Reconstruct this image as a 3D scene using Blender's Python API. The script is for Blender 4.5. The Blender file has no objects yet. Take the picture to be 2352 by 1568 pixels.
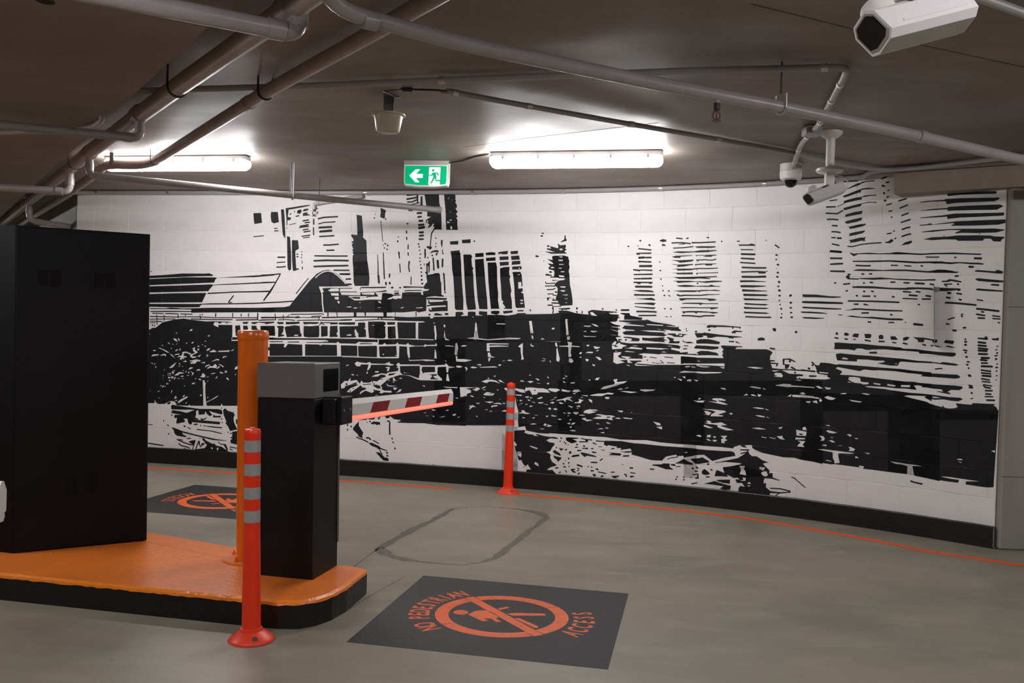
import bpy, math, random
from mathutils import Vector, Matrix
from mathutils.geometry import tessellate_polygon

# ------------------------------------------------------------------ camera, world, exposure
sc = bpy.context.scene
col = sc.collection
random.seed(7)
CAM_H = 1.409
cam_d = bpy.data.cameras.new('camera')
cam_d.sensor_fit = 'HORIZONTAL'
cam_d.sensor_width = 36.0
cam_d.lens = 2081.76 / 2352 * 36.0
cam_d.clip_start = 0.05
cam_d.clip_end = 100
cam = bpy.data.objects.new('camera', cam_d)
col.objects.link(cam)
cam.matrix_world = (Matrix.Translation((0, 0, CAM_H)) @ Matrix.Rotation(math.pi / 2 - 0.0073, 4, 'X')
                    @ Matrix.Rotation(0.0322, 4, 'Z'))
sc.camera = cam
w = bpy.data.worlds.new('world')
w.use_nodes = True
w.node_tree.nodes['Background'].inputs[0].default_value = (0.02, 0.02, 0.02, 1)
w.node_tree.nodes['Background'].inputs[1].default_value = 0.3
sc.world = w
sc.view_settings.view_transform = 'Standard'
sc.view_settings.look = 'None'
sc.view_settings.gamma = 1.0
sc.view_settings.use_curve_mapping = False
sc.view_settings.exposure = 0.38
TUBE = 58.0            # radiance of the fluorescent diffusers

# ------------------------------------------------------------------ materials
def mat(name, color, rough=0.6, metal=0.0, noise=None, bump=None, emit=None, spec=None, coat=0.0):
    """noise: (scale, second colour, low, high); bump: (scale, strength)"""
    m = bpy.data.materials.new(name)
    m.use_nodes = True
    nt = m.node_tree
    b = nt.nodes['Principled BSDF']
    b.inputs['Base Color'].default_value = (*color, 1)
    b.inputs['Roughness'].default_value = rough
    b.inputs['Metallic'].default_value = metal
    if spec is not None:
        b.inputs['Specular IOR Level'].default_value = spec
    if coat:
        b.inputs['Coat Weight'].default_value = coat
        b.inputs['Coat Roughness'].default_value = 0.15
    if emit:
        b.inputs['Emission Color'].default_value = (*emit[0], 1)
        b.inputs['Emission Strength'].default_value = emit[1]
    if noise or bump:
        tc = nt.nodes.new('ShaderNodeTexCoord')
    if noise:
        n = nt.nodes.new('ShaderNodeTexNoise')
        n.inputs['Scale'].default_value = noise[0]
        n.inputs['Detail'].default_value = 6
        n.inputs['Roughness'].default_value = 0.62
        r = nt.nodes.new('ShaderNodeValToRGB')
        r.color_ramp.elements[0].position = noise[2]
        r.color_ramp.elements[1].position = noise[3]
        r.color_ramp.elements[0].color = (*color, 1)
        r.color_ramp.elements[1].color = (*noise[1], 1)
        nt.links.new(tc.outputs['Object'], n.inputs['Vector'])
        nt.links.new(n.outputs['Fac'], r.inputs['Fac'])
        nt.links.new(r.outputs['Color'], b.inputs['Base Color'])
    if bump:
        n2 = nt.nodes.new('ShaderNodeTexNoise')
        n2.inputs['Scale'].default_value = bump[0]
        n2.inputs['Detail'].default_value = 4
        bp = nt.nodes.new('ShaderNodeBump')
        bp.inputs['Strength'].default_value = bump[1]
        bp.inputs['Distance'].default_value = 0.01
        nt.links.new(tc.outputs['Object'], n2.inputs['Vector'])
        nt.links.new(n2.outputs['Fac'], bp.inputs['Height'])
        nt.links.new(bp.outputs['Normal'], b.inputs['Normal'])
    return m

def layered(name, base, layers, rough, bump):
    """concrete: base colour with several noise layers (scale, stretch, colour, low, high, amount)"""
    m = bpy.data.materials.new(name)
    m.use_nodes = True
    nt = m.node_tree
    b = nt.nodes['Principled BSDF']
    tc = nt.nodes.new('ShaderNodeTexCoord')
    last = None
    for i, (scale, stretch, c, lo, hi, amt) in enumerate(layers):
        mp = nt.nodes.new('ShaderNodeMapping')
        mp.inputs['Scale'].default_value = stretch
        mp.inputs['Location'].default_value = (i * 3.7, i * 1.9, 0)
        mp.inputs['Rotation'].default_value = (0, 0, 0.3 + 0.2 * i)
        n = nt.nodes.new('ShaderNodeTexNoise')
        n.inputs['Scale'].default_value = scale
        n.inputs['Detail'].default_value = 7
        n.inputs['Roughness'].default_value = 0.6
        r = nt.nodes.new('ShaderNodeMapRange')
        r.inputs['From Min'].default_value = lo
        r.inputs['From Max'].default_value = hi
        r.inputs['To Max'].default_value = amt
        mx = nt.nodes.new('ShaderNodeMix')
        mx.data_type = 'RGBA'
        mx.inputs[7].default_value = (*c, 1)
        nt.links.new(tc.outputs['Object'], mp.inputs['Vector'])
        nt.links.new(mp.outputs['Vector'], n.inputs['Vector'])
        nt.links.new(n.outputs['Fac'], r.inputs['Value'])
        nt.links.new(r.outputs['Result'], mx.inputs[0])
        if last is None:
            mx.inputs[6].default_value = (*base, 1)
        else:
            nt.links.new(last, mx.inputs[6])
        last = mx.outputs[2]
    nt.links.new(last, b.inputs['Base Color'])
    # roughness varies with a broad noise
    n = nt.nodes.new('ShaderNodeTexNoise')
    n.inputs['Scale'].default_value = 1.7
    n.inputs['Detail'].default_value = 5
    r = nt.nodes.new('ShaderNodeMapRange')
    r.inputs['From Min'].default_value = 0.3
    r.inputs['From Max'].default_value = 0.7
    r.inputs['To Min'].default_value = rough[0]
    r.inputs['To Max'].default_value = rough[1]
    nt.links.new(tc.outputs['Object'], n.inputs['Vector'])
    nt.links.new(n.outputs['Fac'], r.inputs['Value'])
    nt.links.new(r.outputs['Result'], b.inputs['Roughness'])
    n2 = nt.nodes.new('ShaderNodeTexNoise')
    n2.inputs['Scale'].default_value = bump[0]
    n2.inputs['Detail'].default_value = 6
    bp = nt.nodes.new('ShaderNodeBump')
    bp.inputs['Strength'].default_value = bump[1]
    bp.inputs['Distance'].default_value = 0.004
    nt.links.new(tc.outputs['Object'], n2.inputs['Vector'])
    nt.links.new(n2.outputs['Fac'], bp.inputs['Height'])
    nt.links.new(bp.outputs['Normal'], b.inputs['Normal'])
    return m

M = {}
M['floor'] = layered('polished_concrete', (0.275, 0.247, 0.186), [
    (0.9, (1, 1.6, 1), (0.20, 0.184, 0.147), 0.42, 0.66, 0.8),
    (2.3, (1, 2.6, 1), (0.325, 0.296, 0.215), 0.50, 0.72, 0.7),
    (9.0, (1, 1.5, 1), (0.14, 0.125, 0.10), 0.62, 0.78, 0.5),
    (42.0, (1, 1, 1), (0.10, 0.09, 0.075), 0.70, 0.80, 0.55)], (0.30, 0.52), (60, 0.12))
M['ceiling'] = layered('form_concrete', (0.245, 0.205, 0.175), [
    (0.6, (1, 2.0, 1), (0.18, 0.148, 0.122), 0.40, 0.65, 0.8),
    (1.6, (1, 3.5, 1), (0.31, 0.27, 0.235), 0.52, 0.70, 0.65),
    (11.0, (1, 2.0, 1), (0.20, 0.165, 0.14), 0.55, 0.75, 0.5),
    (5.0, (1, 1.4, 1), (0.10, 0.075, 0.06), 0.69, 0.78, 0.6)], (0.45, 0.7), (25, 0.10))
M['soffit'] = layered('beam_concrete', (0.235, 0.19, 0.158), [
    (0.7, (1, 2.4, 1), (0.185, 0.145, 0.118), 0.40, 0.65, 0.8),
    (3.0, (1, 4.0, 1), (0.27, 0.225, 0.19), 0.52, 0.72, 0.6)], (0.5, 0.75), (25, 0.10))
M['concrete'] = layered('column_concrete', (0.30, 0.285, 0.255), [
    (1.5, (1, 1, 0.5), (0.22, 0.205, 0.18), 0.40, 0.65, 0.8),
    (14.0, (1, 1, 1), (0.18, 0.165, 0.14), 0.62, 0.76, 0.6)], (0.6, 0.85), (40, 0.2))
M['white_wall'] = mat('white_block_paint', (0.80, 0.775, 0.765), 0.55, noise=(3.0, (0.74, 0.715, 0.705), 0.45, 0.7), bump=(95, 0.22))
M['mural_white'] = mat('mural_white_paint', (0.80, 0.775, 0.765), 0.55, bump=(95, 0.22))
M['mural_black'] = mat('mural_black_paint', (0.008, 0.0083, 0.010), 0.55, noise=(14, (0.012, 0.0125, 0.0145), 0.4, 0.7), bump=(95, 0.25), spec=0.3)
M['plinth_black'] = mat('plinth_black_paint', (0.006, 0.006, 0.006), 0.42, bump=(30, 0.4))
M['orange_paint'] = mat('orange_floor_paint', (0.90, 0.225, 0.025), 0.32, noise=(5, (0.80, 0.21, 0.035), 0.4, 0.7), bump=(35, 0.35), coat=0.25)
M['orange_edge'] = mat('orange_kerb_paint', (0.90, 0.24, 0.02), 0.25, bump=(40, 0.55), coat=0.3)
M['orange_pipe'] = mat('orange_gloss', (0.84, 0.16, 0.004), 0.28, coat=0.3)
M['orange_line'] = mat('orange_line_paint', (0.85, 0.105, 0.012), 0.5, noise=(16, (0.50, 0.085, 0.02), 0.55, 0.75))
M['sign_orange'] = mat('sign_orange_paint', (0.88, 0.135, 0.018), 0.45, noise=(20, (0.60, 0.12, 0.03), 0.5, 0.7), bump=(160, 0.35))
M['sign_black'] = mat('sign_black_coating', (0.013, 0.0125, 0.013), 0.40, noise=(40, (0.024, 0.0235, 0.024), 0.5, 0.7), bump=(170, 0.6))
M['kerb_black'] = mat('kerb_black_paint', (0.007, 0.007, 0.007), 0.4, bump=(22, 0.5))
M['bollard'] = mat('bollard_plastic', (0.92, 0.04, 0.007), 0.32, noise=(6, (0.85, 0.034, 0.007), 0.45, 0.7))
M['bollard_base'] = mat('bollard_base_rubber', (0.86, 0.055, 0.018), 0.42)
M['silver'] = mat('reflective_tape', (0.40, 0.40, 0.41), 0.35, metal=0.3, noise=(90, (0.46, 0.46, 0.47), 0.4, 0.6))
M['bolt'] = mat('dark_bolt', (0.12, 0.10, 0.09), 0.5, metal=0.6)
M['black_metal'] = mat('black_powder_coat', (0.0045, 0.0045, 0.0048), 0.5, noise=(60, (0.0055, 0.0055, 0.006), 0.4, 0.6), bump=(240, 0.05), spec=0.3)
M['cabinet'] = mat('cabinet_black', (0.0022, 0.0022, 0.0028), 0.6, bump=(200, 0.04), spec=0.22)
M['slat'] = mat('louvre_edge', (0.03, 0.03, 0.03), 0.3, metal=0.4)
M['grey_metal'] = mat('grey_powder_coat', (0.165, 0.155, 0.15), 0.42, metal=0.2, noise=(220, (0.19, 0.18, 0.175), 0.4, 0.6))
M['dark_glass'] = mat('dark_glass', (0.004, 0.0045, 0.005), 0.12)
M['boom_white'] = mat('boom_white', (0.72, 0.70, 0.67), 0.35)
M['boom_red'] = mat('boom_red', (0.26, 0.004, 0.005), 0.4)
M['boom_led'] = mat('boom_light_strip', (0.9, 0.25, 0.2), 0.4, emit=((1.0, 0.17, 0.11), 0.85))
M['boom_led_off'] = mat('boom_light_strip_clear', (0.72, 0.70, 0.70), 0.3)
M['pipe'] = mat('grey_pipe_paint', (0.33, 0.305, 0.30), 0.34, noise=(7, (0.28, 0.26, 0.25), 0.45, 0.7))
M['pipe_dark'] = mat('old_pipe_paint', (0.38, 0.315, 0.29), 0.36, noise=(6, (0.31, 0.25, 0.225), 0.4, 0.7))
M['conduit'] = mat('grey_conduit', (0.33, 0.315, 0.31), 0.42)
M['zinc'] = mat('zinc_clip', (0.62, 0.60, 0.55), 0.3, metal=0.85)
M['wire'] = mat('dark_wire', (0.03, 0.026, 0.025), 0.5)
M['fitting'] = mat('fixture_grey', (0.48, 0.49, 0.50), 0.4)
M['tube'] = mat('diffuser_lit', (0.9, 0.9, 0.9), 0.4, emit=((1.0, 0.985, 1.0), TUBE))
M['white_plastic'] = mat('white_plastic', (0.74, 0.71, 0.69), 0.38)
M['camera_white'] = mat('camera_white_enamel', (0.72, 0.70, 0.71), 0.32)
M['camera_grey'] = mat('camera_underside', (0.36, 0.34, 0.30), 0.28)
M['cream'] = mat('cream_plastic', (0.50, 0.46, 0.33), 0.32)
M['strap'] = mat('steel_strap', (0.22, 0.21, 0.205), 0.45, metal=0.3)
M['chrome'] = mat('chrome_trim', (0.75, 0.75, 0.75), 0.12, metal=1.0)
M['exit_green'] = mat('exit_green_panel', (0.0, 0.30, 0.12), 0.35, emit=((0.0, 0.36, 0.145), 0.75))
M['exit_white'] = mat('exit_white_symbol', (0.8, 0.9, 0.9), 0.35, emit=((0.80, 0.95, 1.0), 0.75))
M['exit_frame'] = mat('exit_frame_glow', (0.8, 0.82, 0.82), 0.4, emit=((0.9, 1.0, 1.0), 0.25))
M['sealant'] = mat('loop_sealant', (0.115, 0.108, 0.088), 0.6, noise=(18, (0.16, 0.148, 0.118), 0.45, 0.65))
M['seam'] = mat('form_joint_mark', (0.085, 0.065, 0.052), 0.9)
M['brass'] = mat('sprinkler_bronze', (0.05, 0.035, 0.03), 0.45, metal=0.6)
M['red_bulb'] = mat('red_glass_bulb', (0.5, 0.02, 0.01), 0.15)

# ------------------------------------------------------------------ mesh helpers
class MB:
    def __init__(self):
        self.v, self.f, self.mi = [], [], []
    def add(self, vs, fs, mi=0):
        o = len(self.v)
        self.v += [tuple(p) for p in vs]
        self.f += [tuple(i + o for i in q) for q in fs]
        self.mi += [mi] * len(fs)
        return self
    def box(self, c, s, X=Matrix.Identity(4), bev=0.0, mi=0):
        hx, hy, hz = s[0] / 2, s[1] / 2, s[2] / 2
        if bev <= 0:
            vs = [Vector((c[0] + a * hx, c[1] + b * hy, c[2] + d * hz)) for a in (-1, 1) for b in (-1, 1) for d in (-1, 1)]
            fs = [(0, 1, 3, 2), (4, 6, 7, 5), (0, 4, 5, 1), (2, 3, 7, 6), (0, 2, 6, 4), (1, 5, 7, 3)]
        else:
            vs, idx = [], {}
            for a in (-1, 1):
                for b in (-1, 1):
                    for d in (-1, 1):
                        for k in range(3):
                            h = [hx, hy, hz]
                            for j in range(3):
                                if j != k:
                                    h[j] -= bev
                            idx[a, b, d, k] = len(vs)
                            vs.append(Vector((c[0] + a * h[0], c[1] + b * h[1], c[2] + d * h[2])))
            fs = []
            for a in (-1, 1):
                fs.append([idx[a, b, d, 0] for b, d in ((-1, -1), (1, -1), (1, 1), (-1, 1))][::a])
                fs.append([idx[b, a, d, 1] for b, d in ((-1, -1), (-1, 1), (1, 1), (1, -1))][::a])
                fs.append([idx[b, d, a, 2] for b, d in ((-1, -1), (1, -1), (1, 1), (-1, 1))][::a])
            for a in (-1, 1):
                for b in (-1, 1):
                    fs.append([idx[a, b, -1, 0], idx[a, b, 1, 0], idx[a, b, 1, 1], idx[a, b, -1, 1]][::a * b])
                    fs.append([idx[a, -1, b, 0], idx[a, -1, b, 2], idx[a, 1, b, 2], idx[a, 1, b, 0]][::a * b])
                    fs.append([idx[-1, a, b, 1], idx[1, a, b, 1], idx[1, a, b, 2], idx[-1, a, b, 2]][::a * b])
            for a in (-1, 1):
                for b in (-1, 1):
                    for d in (-1, 1):
                        fs.append([idx[a, b, d, 0], idx[a, b, d, 1], idx[a, b, d, 2]][::a * b * d])
        return self.add([X @ p for p in vs], fs, mi)
    def prism(self, poly, z0, z1, X=Matrix.Identity(4), mi=0):
        n = len(poly)
        vs = [X @ Vector((x, y, z0)) for x, y in poly] + [X @ Vector((x, y, z1)) for x, y in poly]
        fs = [tuple(range(n))[::-1], tuple(range(n, 2 * n))] + [(i, (i + 1) % n, n + (i + 1) % n, n + i) for i in range(n)]
        return self.add(vs, fs, mi)
    def lathe(self, prof, n=24, X=Matrix.Identity(4), mi=0, cap=True):
        vs, fs = [], []
        for r, z in prof:
            for k in range(n):
                a = 2 * math.pi * k / n
                vs.append(X @ Vector((r * math.cos(a), r * math.sin(a), z)))
        for i in range(len(prof) - 1):
            for k in range(n):
                k2 = (k + 1) % n
                fs.append((i * n + k, i * n + k2, (i + 1) * n + k2, (i + 1) * n + k))
        if cap:
            fs.append(tuple(range(n))[::-1])
            fs.append(tuple(range((len(prof) - 1) * n, len(prof) * n)))
        return self.add(vs, fs, mi)
    def tube(self, pts, r, n=14, mi=0):
        pts = [Vector(p) for p in pts]
        t0 = (pts[1] - pts[0]).normalized()
        up = Vector((0, 0, 1)) if abs(t0.z) < 0.9 else Vector((1, 0, 0))
        nrm = (up - t0 * up.dot(t0)).normalized()
        vs, fs = [], []
        for i, p in enumerate(pts):
            if i == 0:
                t = t0
            elif i == len(pts) - 1:
                t = (pts[i] - pts[i - 1]).normalized()
            else:
                t = ((pts[i + 1] - pts[i]).normalized() + (pts[i] - pts[i - 1]).normalized()).normalized()
            nrm = (nrm - t * nrm.dot(t)).normalized()
            bi = t.cross(nrm)
            for k in range(n):
                a = 2 * math.pi * k / n
                vs.append(p + (nrm * math.cos(a) + bi * math.sin(a)) * r)
        for i in range(len(pts) - 1):
            for k in range(n):
                k2 = (k + 1) % n
                fs.append((i * n + k, i * n + k2, (i + 1) * n + k2, (i + 1) * n + k))
        fs.append(tuple(range(n))[::-1])
        fs.append(tuple(range((len(pts) - 1) * n, len(pts) * n)))
        return self.add(vs, fs, mi)
    def build(self, name, mats, parent=None, smooth=False):
        me = bpy.data.meshes.new(name)
        me.from_pydata(self.v, [], self.f)
        if not isinstance(mats, (list, tuple)):
            mats = [mats]
        for m in mats:
            me.materials.append(m)
        if len(mats) > 1:
            me.polygons.foreach_set('material_index', self.mi)
        if smooth:
            me.polygons.foreach_set('use_smooth', [True] * len(me.polygons))
        me.update()
        o = bpy.data.objects.new(name, me)
        col.objects.link(o)
        if smooth:
            try:
                me.set_sharp_from_angle(angle=math.radians(40))
            except Exception:
                pass
        if parent:
            o.parent = parent
        return o

def thing(name, label, cat, loc=(0, 0, 0), rot=(0, 0, 0), group=None):
    o = bpy.data.objects.new(name, None)
    o.empty_display_size = 0.1
    col.objects.link(o)
    o.location = loc
    o.rotation_euler = rot
    o['label'] = label
    o['category'] = cat
    if group:
        o['group'] = group
    return o
def tag(o, label, cat, group=None):
    o['label'] = label
    o['category'] = cat
    if group:
        o['group'] = group
    return o
def struct(o, label=None):
    o['kind'] = 'structure'
    if label:
        o['label'] = label
    return o
def copy_tree(o, parent=None):
    c = o.copy()
    col.objects.link(c)
    c.parent = parent
    for ch in list(o.children):
        copy_tree(ch, c)
    return c
def fillet(pts, r, n=6):
    """round the corners of a polyline"""
    pts = [Vector(p) for p in pts]
    out = [pts[0]]
    for i in range(1, len(pts) - 1):
        a, b, c = pts[i - 1], pts[i], pts[i + 1]
        u, v = (a - b), (c - b)
        d = min(r, u.length * 0.49, v.length * 0.49)
        p, q = b + u.normalized() * d, b + v.normalized() * d
        for k in range(n + 1):
            t = k / n
            out.append(p * (1 - t) ** 2 + b * 2 * t * (1 - t) + q * t * t)
    out.append(pts[-1])
    return out

# ------------------------------------------------------------------ the place: levels and the wall's plan
ZC = 2.75              # slab soffit
ZB = 2.60              # underside of the dropped band on the left
CURVE_X = [-4.922,-4.824,-4.725,-4.627,-4.529,-4.431,-4.333,-4.235,-4.137,-4.038,-3.940,-3.842,-3.744,-3.646,-3.548,-3.450,-3.352,-3.254,-3.155,-3.057,-2.959,-2.861,-2.763,-2.665,-2.567,-2.469,-2.371,-2.273,-2.175,-2.077,-1.979,-1.882,-1.784,-1.686,-1.588,-1.490,-1.393,-1.295,-1.198,-1.100,-1.003,-0.905,-0.808,-0.711,-0.614,-0.517,-0.420,-0.324,-0.227,-0.131,-0.034,0.062,0.158,0.254,0.350,0.445,0.540,0.635,0.729,0.823,0.917,1.010,1.103,1.195,1.287,1.379,1.470,1.560,1.651,1.740,1.829,1.917,2.005,2.092,2.178,2.263,2.347,2.431,2.514,2.596,2.677,2.757,2.837,2.915,2.992,3.069,3.144,3.219,3.293,3.365,3.437,3.508,3.578,3.646,3.714]
CURVE_Y = [9.437,9.418,9.398,9.379,9.360,9.341,9.321,9.302,9.283,9.264,9.244,9.225,9.206,9.186,9.167,9.148,9.129,9.109,9.090,9.071,9.051,9.032,9.012,8.993,8.973,8.953,8.933,8.913,8.892,8.872,8.851,8.831,8.810,8.789,8.768,8.746,8.725,8.703,8.681,8.659,8.636,8.613,8.590,8.566,8.541,8.517,8.492,8.466,8.440,8.414,8.388,8.361,8.333,8.305,8.276,8.246,8.215,8.183,8.150,8.115,8.080,8.044,8.007,7.968,7.929,7.889,7.848,7.805,7.762,7.718,7.672,7.625,7.577,7.527,7.476,7.424,7.370,7.315,7.259,7.202,7.143,7.084,7.023,6.961,6.898,6.833,6.768,6.701,6.633,6.565,6.495,6.424,6.353,6.280,6.206]

def wp(s):
    t = (s + 4.8) / 0.1
    i = max(0, min(len(CURVE_X) - 2, int(math.floor(t))))
    k = t - i
    return Vector((CURVE_X[i] * (1 - k) + CURVE_X[i + 1] * k, CURVE_Y[i] * (1 - k) + CURVE_Y[i + 1] * k, 0))
def wn(s):
    t = (wp(s + 0.05) - wp(s - 0.05)).normalized()
    return Vector((t.y, -t.x, 0))         # towards the lane
S0, S1 = -4.40, 4.262

# floor and its markings
floor = struct(MB().box((-2, 4, -0.1), (22, 28, 0.2)).build('floor', M['floor']), 'stained polished concrete car park floor')
def strip(pts, wd, z=0.0008, jit=0.0):
    pts = [Vector((p[0], p[1], 0)) for p in pts]
    mb = MB()
    L, R = [], []
    for i, p in enumerate(pts):
        t = (pts[min(i + 1, len(pts) - 1)] - pts[max(i - 1, 0)]).normalized()
        nn = Vector((-t.y, t.x, 0))
        ww = wd[i] if isinstance(wd, (list, tuple)) else wd
        a = ww / 2 * (1 + random.uniform(-jit, jit))
        b = ww / 2 * (1 + random.uniform(-jit, jit))
        L.append(p + nn * a + Vector((0, 0, z)))
        R.append(p - nn * b + Vector((0, 0, z)))
    n = len(pts)
    return mb.add(R + L, [(i, i + 1, n + i + 1, n + i) for i in range(n - 1)])
line_l = [wp(-4.3 + 0.1 * i) + wn(-4.3 + 0.1 * i) * 0.325 for i in range(44)]
o = strip(line_l[:42], 0.075).build('painted_line', M['orange_line'], floor)
o['label'] = 'orange painted edge line on the floor left of the far bollard'
line_r = [wp(0.30 + 0.1 * i) + wn(0.30 + 0.1 * i) * (0.325 + 0.012 * max(0, i - 22)) for i in range(38)]
line_r += [Vector((3.55, 5.86, 0)), Vector((3.9, 5.45, 0)), Vector((4.3, 4.9, 0))]
o = strip(line_r, 0.075).build('painted_line', M['orange_line'], floor)
o['label'] = 'orange painted edge line running right towards the column'
LOOP = [(-0.82, 5.87, .07), (-0.75, 5.71, .08), (-0.62, 5.59, .06), (-0.44, 5.53, .025), (-0.26, 5.505, .012), (-0.15, 5.58, .02),
        (-0.06, 5.71, .05), (0.03, 6.03, .055), (0.12, 6.36, .055), (0.22, 6.70, .045), (0.31, 7.03, .06), (0.27, 7.19, .09), (0.13, 7.316, .045),
        (-0.02, 7.37, .02), (-0.16, 7.398, .012), (-0.30, 7.36, .012), (-0.43, 7.26, .03), (-0.49, 7.02, .06), (-0.56, 6.75, .05),
        (-0.68, 6.38, .075), (-0.75, 6.12, .06), (-0.82, 5.87, .075)]
dense, wds = [], []
for i in range(len(LOOP) - 1):
    for k in range(5):
        t = k / 5
        dense.append((LOOP[i][0] * (1 - t) + LOOP[i + 1][0] * t, LOOP[i][1] * (1 - t) + LOOP[i + 1][1] * t))
        wds.append((LOOP[i][2] * (1 - t) + LOOP[i + 1][2] * t))
dense.append(LOOP[-1][:2]); wds.append(LOOP[-1][2])
o = strip(dense, wds, 0.0006, 0.35).build('loop_sealant', M['sealant'], floor)
o['label'] = 'dark sealed detector loop cut in the floor'
strip([(-0.82, 5.87), (-0.86, 5.62), (-0.90, 5.38), (-0.88, 5.10)], 0.010, 0.0006, 0.5).build('saw_cut', M['sealant'], floor)
strip([(-0.57, 5.20), (-0.66, 4.95), (-0.74, 4.70), (-0.79, 4.50)], 0.008, 0.0006, 0.5).build('saw_cut', M['sealant'], floor)

# ceiling slab with the dropped band, form joints
ceiling = struct(MB().box((-2, 4, ZC + 0.15), (22, 28, 0.30)).build('ceiling', M['ceiling']), 'brown stained concrete slab soffit')
EDGE = [(-1.05 - 0.683 * (y - 3.33), y) for y in (-9.9, 17.9)]
o = MB().prism([EDGE[0], EDGE[1], (-12.9, 17.9), (-12.9, -9.9)], ZB, ZC + 0.02).build('soffit_band', M['soffit'], ceiling)
o['label'] = 'lower concrete band of the ceiling on the left'
def ceil_strip(pts, wd):
    mb = strip(pts, wd, ZC - 0.0006, 0.3)
    mb.f = [q[::-1] for q in mb.f]
    return mb.build('form_joint', M['seam'], ceiling)
ceil_strip([(-0.40, 6.55), (0.0, 6.22), (0.5, 5.87), (0.86, 5.62)], 0.012)
ceil_strip([(0.9, 3.6), (1.6, 3.95), (2.4, 4.3)], 0.008)

# ------------------------------------------------------------------ mural wall of concrete blocks
CH, BL = 0.2, 0.4
REC = 0.0025           # joint recess
GRV = 0.0036           # half width of the tooled joint
def row_cells(r):
    off = 0.0 if r % 2 == 0 else 0.2
    k0 = math.floor((S0 - off) / BL)
    cells, s = [], S0
    k = k0 + 1
    while True:
        e = off + k * BL
        if e - s > 0.03:
            e2 = min(e, S1)
            cells.append((s, e2))
            s = e2
        if e >= S1 - 1e-6:
            break
        k += 1
    # the movement joint at s = 0 cuts the staggered rows
    out = []
    for a, b in cells:
        if a < -0.03 and b > 0.03:
            out += [(a, 0.0), (0.0, b)]
        else:
            out.append((a, b))
    return out
NROW = 13
mb = MB()
CELLS = []
for r in range(NROW):
    z1, z0 = ZC - CH * r, ZC - CH * (r + 1)
    for a, b in row_cells(r):
        A, B = wp(a), wp(b)
        n = Vector(((B - A).y, -(B - A).x, 0)).normalized()
        CELLS.append((r, a, b, z0, z1, A, B, n))
        p = [A - n * 0.02, B - n * 0.02]
        q = [A - n * 0.19, B - n * 0.19]
        zz = 0.0 if r == NROW - 1 else z0
        vs = [Vector((t.x, t.y, z)) for z in (zz, z1) for t in (p[0], p[1], q[1], q[0])]
        mb.add(vs, [(0, 1, 5, 4), (2, 3, 7, 6), (4, 5, 6, 7), (0, 3, 2, 1)])
wall = struct(mb.build('wall_back', M['white_wall']), 'curved white painted block wall with a black city mural')
mesh_cache = {}
for r, a, b, z0, z1, A, B, n in CELLS:
    L = round((B - A).length, 4)
    if L not in mesh_cache:
        h = CH
        m2 = MB()
        fr = [(-L / 2 + GRV, 0, -h / 2 + GRV), (L / 2 - GRV, 0, -h / 2 + GRV), (L / 2 - GRV, 0, h / 2 - GRV), (-L / 2 + GRV, 0, h / 2 - GRV)]
        md = [(-L / 2, REC, -h / 2), (L / 2, REC, -h / 2), (L / 2, REC, h / 2), (-L / 2, REC, h / 2)]
        bk = [(x, 0.06, z) for x, y, z in md]
        fs = [(0, 1, 2, 3)]
        for i in range(4):
            j = (i + 1) % 4
            fs += [(4 + i, 4 + j, j, i), (8 + i, 8 + j, 4 + j, 4 + i)]
        m2.add(fr + md + bk, fs)
        ob = m2.build('concrete_block', M['white_wall'], wall)
        mesh_cache[L] = ob.data
    else:
        ob = bpy.data.objects.new('concrete_block', mesh_cache[L])
        col.objects.link(ob)
        ob.parent = wall
    t = (B - A).normalized()
    mid = (A + B) / 2
    ob.matrix_local = Matrix(((t.x, -n.x, 0, mid.x), (t.y, -n.y, 0, mid.y), (0, 0, 1, (z0 + z1) / 2), (0, 0, 0, 1)))

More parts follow.
